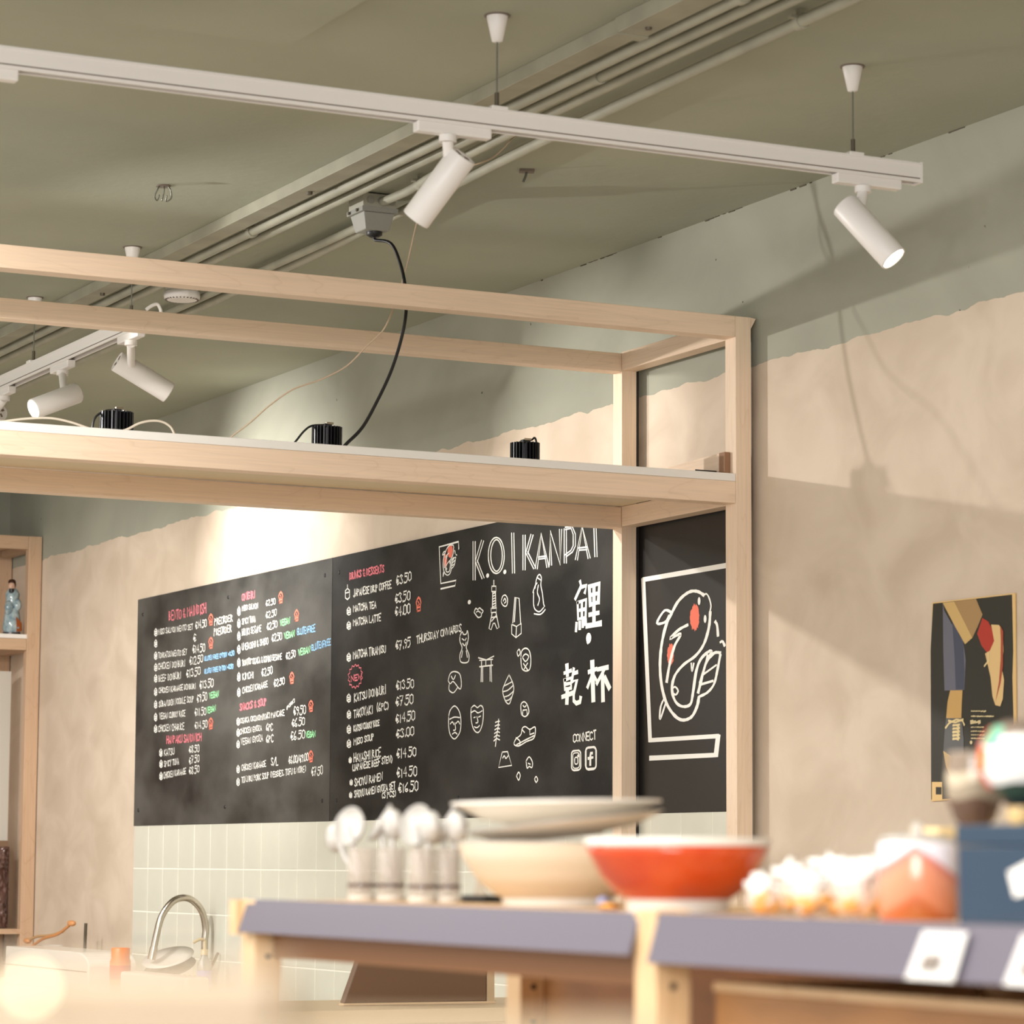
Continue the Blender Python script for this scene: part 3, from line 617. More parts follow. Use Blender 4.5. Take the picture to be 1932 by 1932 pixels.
# kanji strokes (brush-like)
def br(pts, w=.017): w2.px(pts, w)
br([(1095,1097),(1097,1106),(1086,1130)], .014); br([(1096,1108),(1107,1105),(1104,1118)], .014)
br([(1090,1137),(1091,1168),(1105,1165),(1106,1131),(1090,1137)], .013); br([(1098,1135),(1098,1166)], .012); br([(1091,1152),(1105,1149)], .012)
for k, x_ in enumerate((1088, 1094, 1100, 1105)): br([(x_, 1176-k*2.2), (x_+(0 if k else -1), 1190-k*4)], .014)
br([(1112,1106),(1114,1142)], .016); br([(1111,1107),(1131,1101),(1129,1137)], .016); br([(1113,1123),(1130,1119)], .013); br([(1113,1141),(1130,1136)], .013)
br([(1121,1104),(1121,1178)], .017); br([(1112,1160),(1130,1156)], .015); br([(1107,1181),(1120,1179),(1134,1176)], .02); w2.flush('brush_character')
w2.disc(w2.pt(1111, 1204), .018, .018); br([(1112,1207),(1109,1213)], .01); w2.flush('comma')
br([(1070,1255),(1071,1274)], .017); br([(1065,1270),(1078,1265)], .014); br([(1066,1283),(1066,1301),(1078,1298),(1078,1279),(1066,1283)], .014); br([(1067,1291),(1077,1289)], .012)
br([(1061,1315),(1082,1307)], .015); br([(1071,1300),(1070,1326)], .019); br([(1083,1262),(1080,1282)], .014); br([(1082,1271),(1090,1268)], .014)
br([(1079,1287),(1089,1283),(1083,1310),(1083,1322),(1088,1327),(1095,1324),(1096,1316)], .015); w2.flush('brush_character')
br([(1118,1249),(1120,1321)], .02); br([(1111,1268),(1126,1262)], .014); br([(1118,1272),(1109,1297)], .012); br([(1120,1272),(1126,1284)], .011)
br([(1128,1263),(1147,1259)], .016); br([(1141,1262),(1126,1290)], .013); br([(1137,1275),(1138,1321)], .019); br([(1141,1279),(1150,1298)], .018); w2.flush('brush_character')
# doodles
L_ = lambda pts, c=False: w2.px(pts, .0048, c, True)
Z_ = lambda pts, c=False: w2.px(pts, .0048, c)
Z_([(932,1095),(932,1106)]); Z_([(928,1106),(936,1106),(936,1116),(928,1116),(928,1106)]); Z_([(930,1116),(929,1148)]); Z_([(935,1116),(936,1147)])
for k in range(6): Z_([(930,1120+k*5),(935,1118+k*5)])
Z_([(927,1148),(937,1147),(937,1155),(927,1156),(927,1148)]); Z_([(929,1156),(923,1186),(927,1188),(931,1176),(934,1176),(938,1186),(942,1184),(936,1155)]); Z_([(927,1165),(937,1164)]); Z_([(928,1172),(936,1162)])
w2.flush('tower_drawing')
L_([(946,1134),(949,1125),(954,1123),(958,1130),(957,1141),(953,1144),(948,1140),(946,1134)]); L_([(950,1134),(953,1129),(955,1135),(952,1138)])
w2.flush('flower_drawing')
L_([(895,1155),(898,1148),(902,1150),(905,1147),(909,1150),(912,1153),(909,1158),(908,1163),(903,1165),(899,1161),(895,1155)]); L_([(899,1155),(903,1153),(907,1156)]); w2.disc(w2.pt(886,1136), .013, .008)
w2.flush('flower_drawing')
Z_([(968,1175),(972,1127),(980,1129),(983,1178)]); Z_([(974,1128),(971,1173)]); Z_([(966,1178),(975,1182),(984,1176),(984,1195),(974,1203),(966,1196),(966,1178)]); Z_([(975,1182),(974,1203)])
w2.flush('building_drawing')
L_([(1010,1110),(1013,1092),(1018,1084),(1022,1090),(1021,1104),(1024,1120),(1026,1138),(1028,1144)]); L_([(1006,1118),(1010,1106),(1014,1100)]); L_([(1007,1118),(1007,1140),(1010,1150),(1018,1154),(1026,1146)]); L_([(1016,1104),(1014,1118),(1018,1130),(1015,1142)]); L_([(1008,1158),(1020,1159),(1029,1150)]); L_([(1014,1090),(1020,1094)])
w2.flush('statue_drawing')
# fox statue, torii, round doll, fan, cone, rice ball, fir sprig, shoe, mountain, blossoms
L_([(868,1200),(872,1192),(875,1197),(880,1196),(882,1190),(884,1202),(882,1214),(880,1222),(885,1236),(883,1249),(870,1249),(868,1236),(872,1222),(868,1210),(868,1200)]); Z_([(872,1205),(876,1208)]); Z_([(880,1204),(878,1208)]); L_([(873,1214),(877,1218),(880,1212)]); Z_([(871,1240),(873,1228)]); Z_([(882,1240),(880,1228)])
w2.flush('fox_drawing')
Z_([(903,1241),(918,1245),(932,1238)]); Z_([(905,1246),(930,1244)]); Z_([(905,1258),(930,1255)]); Z_([(909,1246),(908,1286)]); Z_([(911,1259),(911,1286)]); Z_([(927,1244),(928,1286)]); Z_([(925,1257),(925,1285)]); Z_([(917,1246),(917,1257)])
w2.flush('gate_drawing')
L_([(983,1240),(985,1228),(992,1223),(999,1228),(1002,1244),(1000,1262),(992,1266),(985,1260),(983,1240)]); L_([(986,1240),(992,1234),(998,1239),(992,1248),(986,1240)]); Z_([(988,1252),(996,1264)]); Z_([(996,1251),(989,1263)]); L_([(976,1230),(980,1225),(982,1232),(978,1238),(976,1230)])
w2.flush('doll_drawing')
L_([(846,1284),(850,1271),(858,1267),(868,1272),(871,1290),(868,1300),(856,1286),(850,1290),(846,1284)]); L_([(848,1292),(848,1302),(856,1307),(864,1297)]); L_([(852,1276),(856,1282),(860,1274)])
w2.flush('fan_drawing')
L_([(961,1273),(967,1286),(970,1300),(966,1316),(961,1328),(954,1322),(949,1304),(953,1290),(961,1273)]); L_([(952,1294),(960,1290),(967,1286)]); L_([(950,1305),(959,1302),(968,1294)]); L_([(951,1315),(960,1312),(969,1304)]); L_([(955,1322),(961,1320),(966,1314)])
w2.flush('cone_drawing')
L_([(984,1348),(983,1330),(989,1324),(995,1330),(998,1344),(991,1352),(984,1348)]); Z_([(986,1348),(987,1340),(994,1339),(995,1347)]); L_([(987,1331),(990,1334),(993,1331)])
w2.flush('rice_ball_drawing')
L_([(935,1408),(937,1390),(940,1372),(941,1357)])
for k in range(6): Z_([(932+k*.6,1398-k*7),(937+k*.8,1393-k*6.5),(943,1396-k*7)])
w2.flush('sprig_drawing')
L_([(970,1402),(974,1394),(983,1386),(986,1374),(992,1371),(1000,1376),(1010,1372),(1008,1392),(994,1399),(980,1407),(972,1406),(970,1402)]); L_([(974,1392),(981,1398),(981,1406)]); Z_([(985,1376),(990,1382)]); Z_([(1000,1376),(1000,1386),(1008,1383)]); L_([(975,1405),(992,1396),(1008,1388)])
w2.flush('shoe_drawing')
Z_([(948,1419),(958,1418),(966,1444),(941,1448),(948,1419)]); L_([(949,1430),(952,1426),(955,1431),(959,1426)])
w2.flush('mountain_drawing')
L_([(993,1436),(999,1428),(1005,1438),(1004,1448),(999,1446),(995,1449),(993,1436)]); L_([(997,1440),(1001,1442)])
w2.flush('blossom_drawing')
L_([(975,1464),(979,1457),(982,1463),(979,1472),(975,1464)]); w2.flush('blossom_drawing'); L_([(1009,1470),(1012,1465),(1015,1471),(1012,1476),(1009,1470)])
w2.flush('blossom_drawing')
# two plain hand drawn masks
L_([(847,1352),(850,1340),(858,1332),(866,1340),(870,1356),(869,1378),(863,1390),(857,1394),(850,1386),(847,1370),(847,1352)]); L_([(849,1357),(858,1353),(868,1354)]); L_([(850,1366),(854,1362),(857,1367)]); L_([(861,1365),(865,1361),(868,1366)]); L_([(859,1364),(860,1376),(856,1378)]); L_([(854,1385),(859,1382),(863,1385)])
w2.flush('mask_drawing')
L_([(889,1336),(895,1331),(901,1335),(907,1331),(912,1338),(911,1362),(906,1378),(900,1382),(893,1374),(889,1356),(889,1336)]); L_([(890,1344),(896,1341),(902,1345),(910,1341)]); Z_([(894,1354),(897,1353)]); Z_([(903,1353),(907,1351)]); L_([(900,1352),(902,1362),(898,1364)]); L_([(895,1371),(900,1373),(905,1369)])
w2.flush('mask_drawing')
# the two social media signs
def rrect(x0, y0, x1, y1, r, sk=0):
    q = []
    for cx_, cy_, a0 in ((x1-r, y0+r*1.4, -90), (x1-r, y1-r*1.4, 0), (x0+r, y1-r*1.4, 90), (x0+r, y0+r*1.4, 180)):
        for k in range(5): a = math.radians(a0+k*22.5); q.append((cx_+r*math.cos(a), cy_+r*1.4*math.sin(a)-(cx_-x0)*sk))
    return q+[q[0]]
w2.px(rrect(1078.5, 1417, 1096, 1454, 5, .1), .006, True); w2.px(rrect(1081, 1421, 1093.5, 1450, 4, .1), .004, True); w2.px(rrect(1084.5, 1429, 1090.5, 1442, 2.6, .1), .005, True); w2.disc(w2.pt(1091.5, 1426), .008, .005); w2.flush('camera_logo')
w2.px(rrect(1105.5, 1411, 1125, 1452, 5, .1), .008, True); w2.px([(1118,1421),(1115,1421),(1114,1427),(1114,1443)], .01); w2.px([(1110,1431),(1119,1429)], .009); w2.flush('letter_logo')

# koi emblem: coordinates of the sign, reused small on the chalkboard
KOI = [([(505,650),(512,610),(500,562),(485,540),(470,548)], 6, 0), ([(470,548),(430,525),(380,530),(320,580),(275,660),(240,740),(215,860),(208,980),(218,1090),(245,1190),(290,1262),(340,1294),(395,1276),(428,1215),(440,1160)], 13, 0),
 ([(440,1155),(490,1130),(530,1080),(550,1000),(568,905)], 11, 0), ([(508,650),(500,740),(470,840),(420,910),(350,962),(300,1022),(280,1090),(286,1150),(310,1196),(350,1214),(390,1198),(405,1130),(425,1000),(455,925),(505,882),(512,896),(480,960),(436,1130)], 12, 0),
 ([(500,925),(535,892),(570,892)], 12, 0), ([(500,925),(470,990),(445,1070)], 8, 0), ([(450,1082),(525,1060)], 9, 0), ([(462,1025),(545,965)], 8, 0), ([(478,975),(492,905)], 7, 0),
 ([(278,652),(235,640),(190,715),(240,708),(262,672)], 11, 0), ([(236,1160),(212,1215),(208,1290),(240,1200)], 8, 0), ([(375,725),(320,755),(268,808),(332,780),(296,850),(268,950),(248,1066)], 12, 0),
 ([(280,1110),(298,1096),(316,1118),(304,1142),(286,1136)], 8, 0), ([(395,955),(400,1003),(410,955)], 7, 0), ([(538,705),(550,730),(555,790)], 11, 0), ([(568,830),(582,824),(595,850)], 10, 0)]
FRAME_ = [(640,364),(107,455),(148,1415),(555,1390),(542,1503),(148,1522)]
cx3 = lambda p: (1180+p[0]/3.168, 950+p[1]/3.168)
w3, r3 = Ink(BX, M['chalk'], b3), Ink(BX+.0002, M['red'], b3)
w3.ax = 1.8; [w3.px([cx3(p), cx3(q)], .0155) for p, q in zip(FRAME_, FRAME_[1:])]; w3.flush('drawn_frame')
for pts, w_, _ in KOI: w3.px([cx3(p) for p in pts], w_*.00078, False, True)
for e in ((442, 583), (478, 690)): w3.disc(w3.pt(*cx3(e)), .0085, .0125)
r3.disc(r3.pt(*cx3((415, 682))), .029, .040, 44, .14); r3.flush('red_spot'); r3.disc(r3.pt(*cx3((271, 902))), .021, .033, 40, .14); r3.flush('red_spot')
w3.flush('koi_drawing')
sx = lambda p: (829+(p[0]-105)*.0660, 1032+(p[1]-455)*.0715-(p[0]-105)*.022)
w2.px([(866,1036),(865.5,1022),(829,1032),(832,1101),(861,1095),(859,1105),(832,1111)], .006)
for pts, w_, _ in KOI: w2.px([sx((p[0]+10, p[1]-20)) for p in pts], .0042, False, True)
r2.disc(r2.pt(*sx((415, 662))), .02, .026, 24, .16); r2.disc(r2.pt(*sx((281, 880))), .014, .024, 20, .14)
w2.flush('koi_drawing'); r2.flush('red_spot')

# ---------------------------------------------------------------- poster
po = thing('poster', (WX, 6.8, 1.68), 'dark vintage poster of two crossed legs in shoes, pinned to the beige wall', 'poster')
a, b, c, d = (P(x, y, 0, WX) for x, y in ((1762, 1137), (1918, 1119), (1921, 1500), (1760, 1512)))
PX = WX-.006
def pq(x, y, off=0): q = P(x, y, 0, WX); return (PX-off, q.y, q.z)
part('paper', MB().prism([(WX-.006+.001*0, q.y, q.z) for q in (a, b, c, d)], (.004, 0, 0)), mat('cream_paper', (226, 190, 128), .5), po)
# crop coordinates of the poster: px = 1732+X/4.39, py = 1100+Y/4.39
def pp(name, pts, rgb, off, rough=.6):
    mb = MB(); mb.addf([pq(1732+x/4.39, 1100+y/4.39, off) for x, y in pts], [tuple(range(len(pts)))]); return part(name, mb, mat('print_'+name, rgb, rough), po)
pp('dark_ground', [(140,172),(795,96),(805,560),(798,780),(808,1160),(808,1760),(232,1790),(125,1795),(122,1000),(120,560)], (44, 42, 32), .0003)
pp('trouser_leg', [(222,165),(235,230),(290,330),(390,480),(402,560),(412,640),(400,885),(236,892),(226,560)], (104, 104, 116), .0006)
pp('trouser_fold', [(300,300),(392,500),(402,720),(398,880),(330,882),(322,640)], (70, 74, 92), .0009)
pp('trouser_hem', [(222,165),(318,155),(430,380),(468,455),(408,508),(330,370)], (206, 172, 110), .0012)
pp('raised_leg', [(318,155),(498,132),(552,262),(512,360),(468,455),(425,372)], (168, 134, 88), .0009)
pp('red_sock', [(552,290),(600,320),(640,400),(650,500),(600,590),(545,520),(508,420)], (176, 52, 36), .0012)
pp('upper_shoe', [(625,345),(690,348),(722,400),(728,560),(712,700),(732,800),(722,960),(700,1022),(660,1012),(636,940),(620,780),(575,585),(615,560),(650,480)], (222, 188, 130), .0015)
pp('shoe_sole', [(700,352),(726,400),(724,690),(704,830),(660,990),(690,820),(704,640),(706,470)], (166, 74, 48), .0018)
pp('standing_ankle', [(284,890),(386,888),(380,1000),(376,1130),(250,1130),(262,985)], (202, 162, 98), .0009)
pp('lower_shoe', [(250,1120),(380,1120),(398,1300),(396,1420),(300,1620),(240,1500),(228,1400),(238,1240)], (92, 92, 92), .0012)
pp('shoe_toe', [(228,1390),(300,1440),(330,1560),(300,1640),(250,1520)], (206, 172, 110), .0015)
pp('white_corner', [(132,1648),(215,1648),(218,1798),(132,1798)], (226, 190, 128), .0006); pp('square_mark', [(165,1690),(212,1690),(212,1752),(165,1752)], (44, 42, 32), .0009)
lc = Ink(PX-.0014)
def l_(pts, w=.006): lc.px([(1732+x/4.39, 1100+y/4.39) for x, y in pts], w)
for k in range(5): l_([(290, 1180+k*28), (345, 1172+k*28)], .006); l_([(296, 1172+k*28), (338, 1188+k*28)], .004)
l_([(230,1200),(260,1160),(320,1130),(370,1140),(385,1175)]); l_([(255,1140),(310,1155),(375,1130)])
l_([(582,580),(588,640),(552,688)], .006)
part('shoelace', lc.mb, mat('lace_cream', (226, 204, 150), .7), po)
tx = Ink(PX-.0004)
for j, (y_, x2, w_) in enumerate(((1062, 570, .004), (1105, 640, .004), (1152, 515, .009), (1195, 560, .003), (1228, 560, .003), (1258, 560, .003), (1288, 560, .003))):
    x = 442
    while x < x2-8:
        l = random.uniform(8, 20); tx.px([(1732+x/4.39, 1100+y_/4.39+random.uniform(-.6, .6)), (1732+(x+l)/4.39, 1100+(y_-2)/4.39)], w_*random.uniform(.6, 1.2)); x += l+6
tx.disc(tx.pt(1732+442/4.39, 1100+1320/4.39), .006, .005)
part('small_print', tx.mb, mat('print_pale', (214, 196, 150), .7), po)

# ---------------------------------------------------------------- far cabinet
for k_, a_ in (('cx', 0), ('cy', 1), ('cz', 2)): M[k_] = wood('cabinet_birch_'+'xyz'[a_], (202, 170, 140), (188, 154, 122), a_)
cb = thing('shelf_cabinet', (4.4, 15.05, 0), 'tall birch cabinet in the far corner at left, holding a figurine', 'cabinet')
CY, CX1 = 14.78, 4.795
part('upright', MB().box((CX1-.068, CY, 0), (CX1, CY+.05, 3.118)), M['cz'], cb, .002)
part('upright', MB().box((CX1-.068, 15.27, 0), (CX1, 15.32, 3.118)), M['cz'], cb, .002)
part('upright', MB().box((3.55, CY, 0), (3.62, CY+.05, 3.118)), M['cz'], cb, .002)
part('top_rail', MB().box((3.62, CY+.001, 3.052), (CX1-.069, CY+.05, 3.117)), M['cx'], cb, .002)
part('top_board', MB().box((3.56, CY+.051, 3.085), (CX1-.002, 15.26, 3.116)), M['cx'], cb)
part('shelf_board', MB().box((3.62, CY+.003, 2.603), (CX1-.06, 15.32, 2.624)), M['lamin'], cb, .001, label='white shelf board')
part('shelf_rail', MB().box((3.62, CY, 2.545), (CX1-.069, CY+.05, 2.602)), M['cx'], cb, .002)
part('side_rail', MB().box((CX1-.06, CY+.051, 3.05), (CX1-.012, 15.26, 3.084)), M['cy'], cb)
part('side_rail', MB().box((CX1-.06, CY+.051, 2.545), (CX1-.012, 15.26, 2.602)), M['cy'], cb)
part('back_panel', MB().box((3.56, 15.321, .6), (4.60, 15.335, 3.05)), mat('walnut_back', (150, 112, 84), .6, noisy=.15, nscale=4), cb)
part('shelf_board', MB().box((3.62, CY+.003, 1.14), (CX1-.06, 15.32, 1.165)), M['cx'], cb)
# figurine
fx, fy = P(22, 1190, 1, 14.87).x, 14.87; fz = 2.6245
fg = thing('figurine', (fx, fy, fz), 'small porcelain figurine of a bearded man in pale blue robes on the cabinet shelf', 'figurine')
robe = mat('pale_blue_glaze', (176, 192, 194), .15, rgb2=(116, 140, 150), nscale=35)
part('robe', MB().lathe((fx, fy, fz+.012), [(.040, 0), (.047, .02), (.043, .06), (.034, .12), (.033, .17), (.036, .195), (.026, .215), (.012, .225)], 28), robe, fg)
part('robe_hem', MB().prism([(fx+.012, fy-.046, fz+.014), (fx+.044, fy-.03, fz+.02), (fx+.042, fy-.03, fz+.06), (fx+.008, fy-.046, fz+.09)], (0, .012, 0)), mat('amber_glaze', (168, 92, 44), .2), fg)
part('sleeve', MB().blob((fx-.026, fy-.028, fz+.135), .022, 2, .1, 2, (1, .8, 1.7)), robe, fg)
part('sleeve', MB().blob((fx+.018, fy-.03, fz+.15), .02, 2, .1, 2, (1, .8, 1.6)), robe, fg)
part('belt', MB().lathe((fx, fy, fz+.135), [(.0355, 0), (.0355, .008)], 24), mat('blue_belt', (70, 90, 120), .3), fg)
part('head', MB().blob((fx-.008, fy-.008, fz+.243), .021, 3, 0, 1, (.85, .9, 1.15)), mat('pale_skin', (206, 170, 146), .4), fg)
part('nose', MB().blob((fx-.012, fy-.028, fz+.243), .004, 1), mat('pale_nose', (206, 165, 140), .4), fg)
part('beard', MB().lathe((fx-.012, fy-.022, fz+.175), [(.001, 0), (.008, .02), (.014, .045), (.013, .056)], 14), M['blk'], fg)
part('hair', MB().blob((fx-.001, fy+.004, fz+.252), .022, 3, .05, 2, (.85, .9, 1.1)), M['blk'], fg)
part('hat', MB().lathe((fx-.004, fy, fz+.262), [(.020, 0), (.018, .012), (.010, .018)], 20), mat('brown_hat', (60, 36, 26), .4), fg)
part('base', MB().lathe((fx, fy, fz), [(.045, 0), (.045, .012)], 24), mat('base_glaze', (52, 44, 44), .3), fg)
# items lower in the cabinet
pa = P(30, 1595, 1, 15.0)
tag(part('display_board', MB().box((4.62, 15.0, 1.60), (4.72, 15.03, 2.45)), mat('pale_grey_board', (206, 200, 188), .5)), 'tall pale board standing inside the far cabinet at left', 'board')
cbx = MB().box((4.60, 15.0, 1.1655), (4.725, 15.12, 1.5995))
tag(part('carton', cbx, mat('brown_card', (140, 110, 84), .7), None, .003), 'brown carton under the pale board inside the far cabinet', 'box')
wb = MB(); bm = bmesh.new(); bmesh.ops.create_grid(bm, x_segments=26, y_segments=36, size=1)
for v in bm.verts:
    n_ = noise.noise(Vector((v.co.x*6, v.co.y*9, 0)))*.02+noise.noise(Vector((v.co.x*17, v.co.y*23, 5)))*.008
    v.co = Vector((4.62+v.co.x*.095, 14.90+abs(v.co.x)**4*.05+n_, 1.37+v.co.y*.20))
wb.addf([v.co.copy() for v in bm.verts], [tuple(x.index for x in f.verts) for f in bm.faces], True)
wb.box((4.53, 14.93, 1.1655), (4.71, 14.97, 1.57)); bm.free()
tag(part('wrapped_bundle', wb, mat('crinkled_film', (118, 86, 78), .16, rgb2=(86, 60, 54), nscale=14, coat=1)), 'reddish brown bundle in crinkled clear film on the cabinet, bottom left', 'package')

# ---------------------------------------------------------------- kitchen counter along the wall
kc = thing('kitchen_counter', (4.45, 11.5, 0), 'pale kitchen worktop along the tiled wall, mostly hidden', 'counter')
part('worktop', MB().box((4.15, 8.7, .89), (WX-.02, 14.7, .93)), mat('pale_worktop', (214, 202, 182), .4), kc, .003)
part('base_unit', MB().box((4.19, 8.72, 0), (WX-.02, 14.68, .889)), M['lamin'], kc)
ty = 12.3
tp = thing('kitchen_tap', (4.74, ty, .93), 'tall steel gooseneck tap in front of the tiles', 'tap')
part('spout', MB().tube([(4.745, ty, .935), (4.745, ty, 1.15), (4.748, ty, 1.22), (4.73, ty, 1.29), (4.69, ty, 1.335), (4.645, ty, 1.348), (4.595, ty, 1.33), (4.55, ty, 1.27), (4.528, ty, 1.19), (4.515, ty, 1.125)], .0145, 16, 6), M['metal'], tp)
part('nozzle', MB().cyl((4.518, ty, 1.14), (4.508, ty, 1.09), .017, 16), M['metal'], tp)
part('tap_base', MB().cyl((4.745, ty, .931), (4.745, ty, .965), .028, 20), M['metal'], tp)
part('lever', MB().tube([(4.745, ty-.02, 1.03), (4.76, ty-.06, 1.07), (4.775, ty-.08, 1.12)], .006, 8, 3), M['metal'], tp)
def P3(px, py, x): return P(px, py, 0, x)
# white appliance
a, b = P3(30, 1797, 4.45), P3(188, 1797, 4.45)
ap = thing('white_appliance', (4.45, 13.3, .93), 'rounded white appliance at lower left on the worktop', 'appliance')
bb = MB(); q = []
ya, yb, zt = b.y, a.y, 1.105
for k in range(7): t = math.pi/2*k/6; q.append((4.40, ya+.16*(1-math.sin(t)), zt-.06*(1-math.cos(t))))
q = sorted(q, key=lambda p: p[1])
bb.prism([(4.40, ya, .931)]+q+[(4.40, yb, zt), (4.40, yb, .931)], (.22, 0, 0))
part('casing', bb, M['porc'], ap, .006)
part('lid_seam', MB().box((4.397, ya+.02, 1.02), (4.402, yb, 1.024)), M['slot'], ap)
# orange bottle
c = P3(226, 1870, 4.5)
ora = mat('orange_plastic', (236, 126, 44), .35)
bo = thing('orange_bottle', (c.x, c.y, .93), 'orange jug-like container with dark marks beside the white appliance', 'container')
part('body', MB().lathe((c.x, c.y, .931), [(.042, 0), (.045, .01), (.045, .14), (.04, .155), (.040, .195), (.036, .20)], 24), ora, bo)
part('band', MB().lathe((c.x, c.y, .995), [(.0456, 0), (.0456, .06)], 24), mat('red_print', (214, 82, 30), .4), bo)
# white tub + plates in a rack
a, b = P3(252, 1835, 4.42), P3(378, 1835, 4.42)
tag(part('white_tub', MB().box((4.36, b.y, .931), (4.46, a.y, 1.045)), M['porc'], None, .012), 'low white tub between the orange container and the tap', 'tub')
rk = P3(318, 1815, 4.58)
for k, (px_, py_, tl, col_, lb) in enumerate(((318, 1812, .1, 'porc', 'upper white plate leaning in front of the tap'), (322, 1830, .25, 'greyg', 'grey plate below the white plate in front of the tap'))):
    c = P3(px_, py_, 4.58+k*.03); root = thing('plate', (c.x, c.y, c.z), lb, 'plate')
    part('dish', MB().lathe(c, [(.02, -.006), (.05, -.006), (.11, .012), (.112, .014), (.05, 0), (.001, -.002)], 36, (-.35, -.25, 1)), M[col_], root)
dr = thing('dish_rack', (4.56, 12.05, .93), 'dish rack under the leaning plates', 'rack')
for k in range(7): part('rack_bar', MB().tube([(4.48, 11.9+k*.06, .932), (4.48, 11.9+k*.06, 1.02), (4.60, 11.9+k*.06, 1.03), (4.60, 11.9+k*.06, .932)], .003, 6, 1), M['metal'], dr)
# soap pump
c = P3(385, 1850, 4.66); c.z = .9302
so = thing('soap_dispenser', tuple(c), 'clear soap dispenser with a pump and lilac label beside the tap', 'dispenser')
part('bottle', MB().lathe(c, [(.028, 0), (.03, .01), (.03, .15), (.014, .175), (.012, .185)], 24), mat('clear_plastic', (226, 224, 216), .1, trans=.6), so)
part('paper_label', MB().lathe(c+Vector((0, 0, .05)), [(.0306, 0), (.0306, .07)], 24, caps=False), mat('lilac_label', (168, 164, 214), .5), so)
part('pump_neck', MB().lathe(c+Vector((0, 0, .185)), [(.015, 0), (.015, .022), (.006, .024), (.006, .06)], 20), mat('beige_plastic', (206, 186, 150), .4), so)
part('pump_spout', MB().tube([c+Vector((0, 0, .245)), c+Vector((-.02, .0, .25)), c+Vector((-.05, .0, .236))], .006, 8, 3), mat('beige_spout', (206, 186, 150), .4), so)
# wooden spoons in a pot
c = P3(95, 1800, 4.70); c.z = .9302
tag(part('utensil_pot', MB().lathe(c, [(.055, 0), (.06, .02), (.06, .17), (.055, .17), (.054, .02)], 28), M['porc']), 'pale pot holding wooden spoons behind the white appliance', 'pot')
for k, (pts, lb) in enumerate((([(58, 1788), (80, 1772), (110, 1762), (135, 1742)], 'orange wooden spoon leaning out of the pot to the right'), ([(52, 1775), (70, 1767), (95, 1765), (120, 1757)], 'lower wooden spoon lying across the pot'))):
    w_ = [P3(x, y, 4.62+k*.03) for x, y in pts]; root = thing('wooden_spoon', tuple(w_[0]), lb, 'spoon')
    part('handle', MB().tube(w_, .007, 8, 4), mat('spoon_wood%s' % ('_dark' if k else '_orange'), (206, 140, 84) if k == 0 else (196, 156, 110), .5), root)
    part('spoon_bowl', MB().blob(w_[-1] if k == 0 else w_[0], .026, 2, 0, 1, (.7, 1.6, .55)), mat('spoon_bowl_wood', (206, 144, 90), .5), root)
c = P3(161, 1760, 4.7)
tag(part('chef_knife_handle', MB().tube([P3(158, 1873, 4.7), P3(160, 1792, 4.7), P3(162, 1742, 4.7)], .008, 8, 3), M['ferr']), 'thin dark handle standing upright against the beige wall at lower left', 'utensil')

# bar counter under the canopy with the till screen
q = [P(x, y, 1, 8.2) for x, y in ((684, 1790), (648, 1893), (918, 1889), (918, 1790))]; BZ = min(q[1].z, q[2].z)-.0065
bc = thing('bar_counter', (3, 8.25, 0), 'birch bar counter below the canopy, hidden behind the display shelf', 'counter')
part('counter_top', MB().box((1.2, 7.96, BZ-.04), (4.70, 8.56, BZ)), mat('pale_counter', (226, 204, 170), .5), bc, .002); part('counter_front', MB().box((1.22, 7.98, 0), (4.70, 8.0, BZ-.041)), M['wx'], bc)

ts = thing('till_screen', (q[1].x, 8.2, BZ), 'dark brown slanted back of a till screen seen below the display shelf', 'screen')
part('screen_back', MB().prism(q, (0, .03, 0)), mat('dark_brown_plastic', (112, 84, 62), .5), ts, .004)
part('screen_edge', MB().prism([q[1]+Vector((0, -.002, -.006)), q[2]+Vector((.03, -.002, -.006)), q[2]+Vector((.03, -.002, 0)), q[1]+Vector((0, -.002, 0))], (0, .034, 0)), mat('pale_edge', (214, 186, 150), .5), ts)
part('screen_side', MB().prism([q[2]+Vector((.002, 0, 0)), q[2]+Vector((.026, 0, 0)), q[3]+Vector((.026, 0, 0)), q[3]+Vector((.002, 0, 0))], (0, .03, 0)), mat('pale_side', (196, 172, 138), .5), ts)
part('stand', MB().box((q[1].x+.15, 8.235, BZ+.0001), (q[1].x+.25, 8.33, q[1].z+.03)), M['blk'], ts)

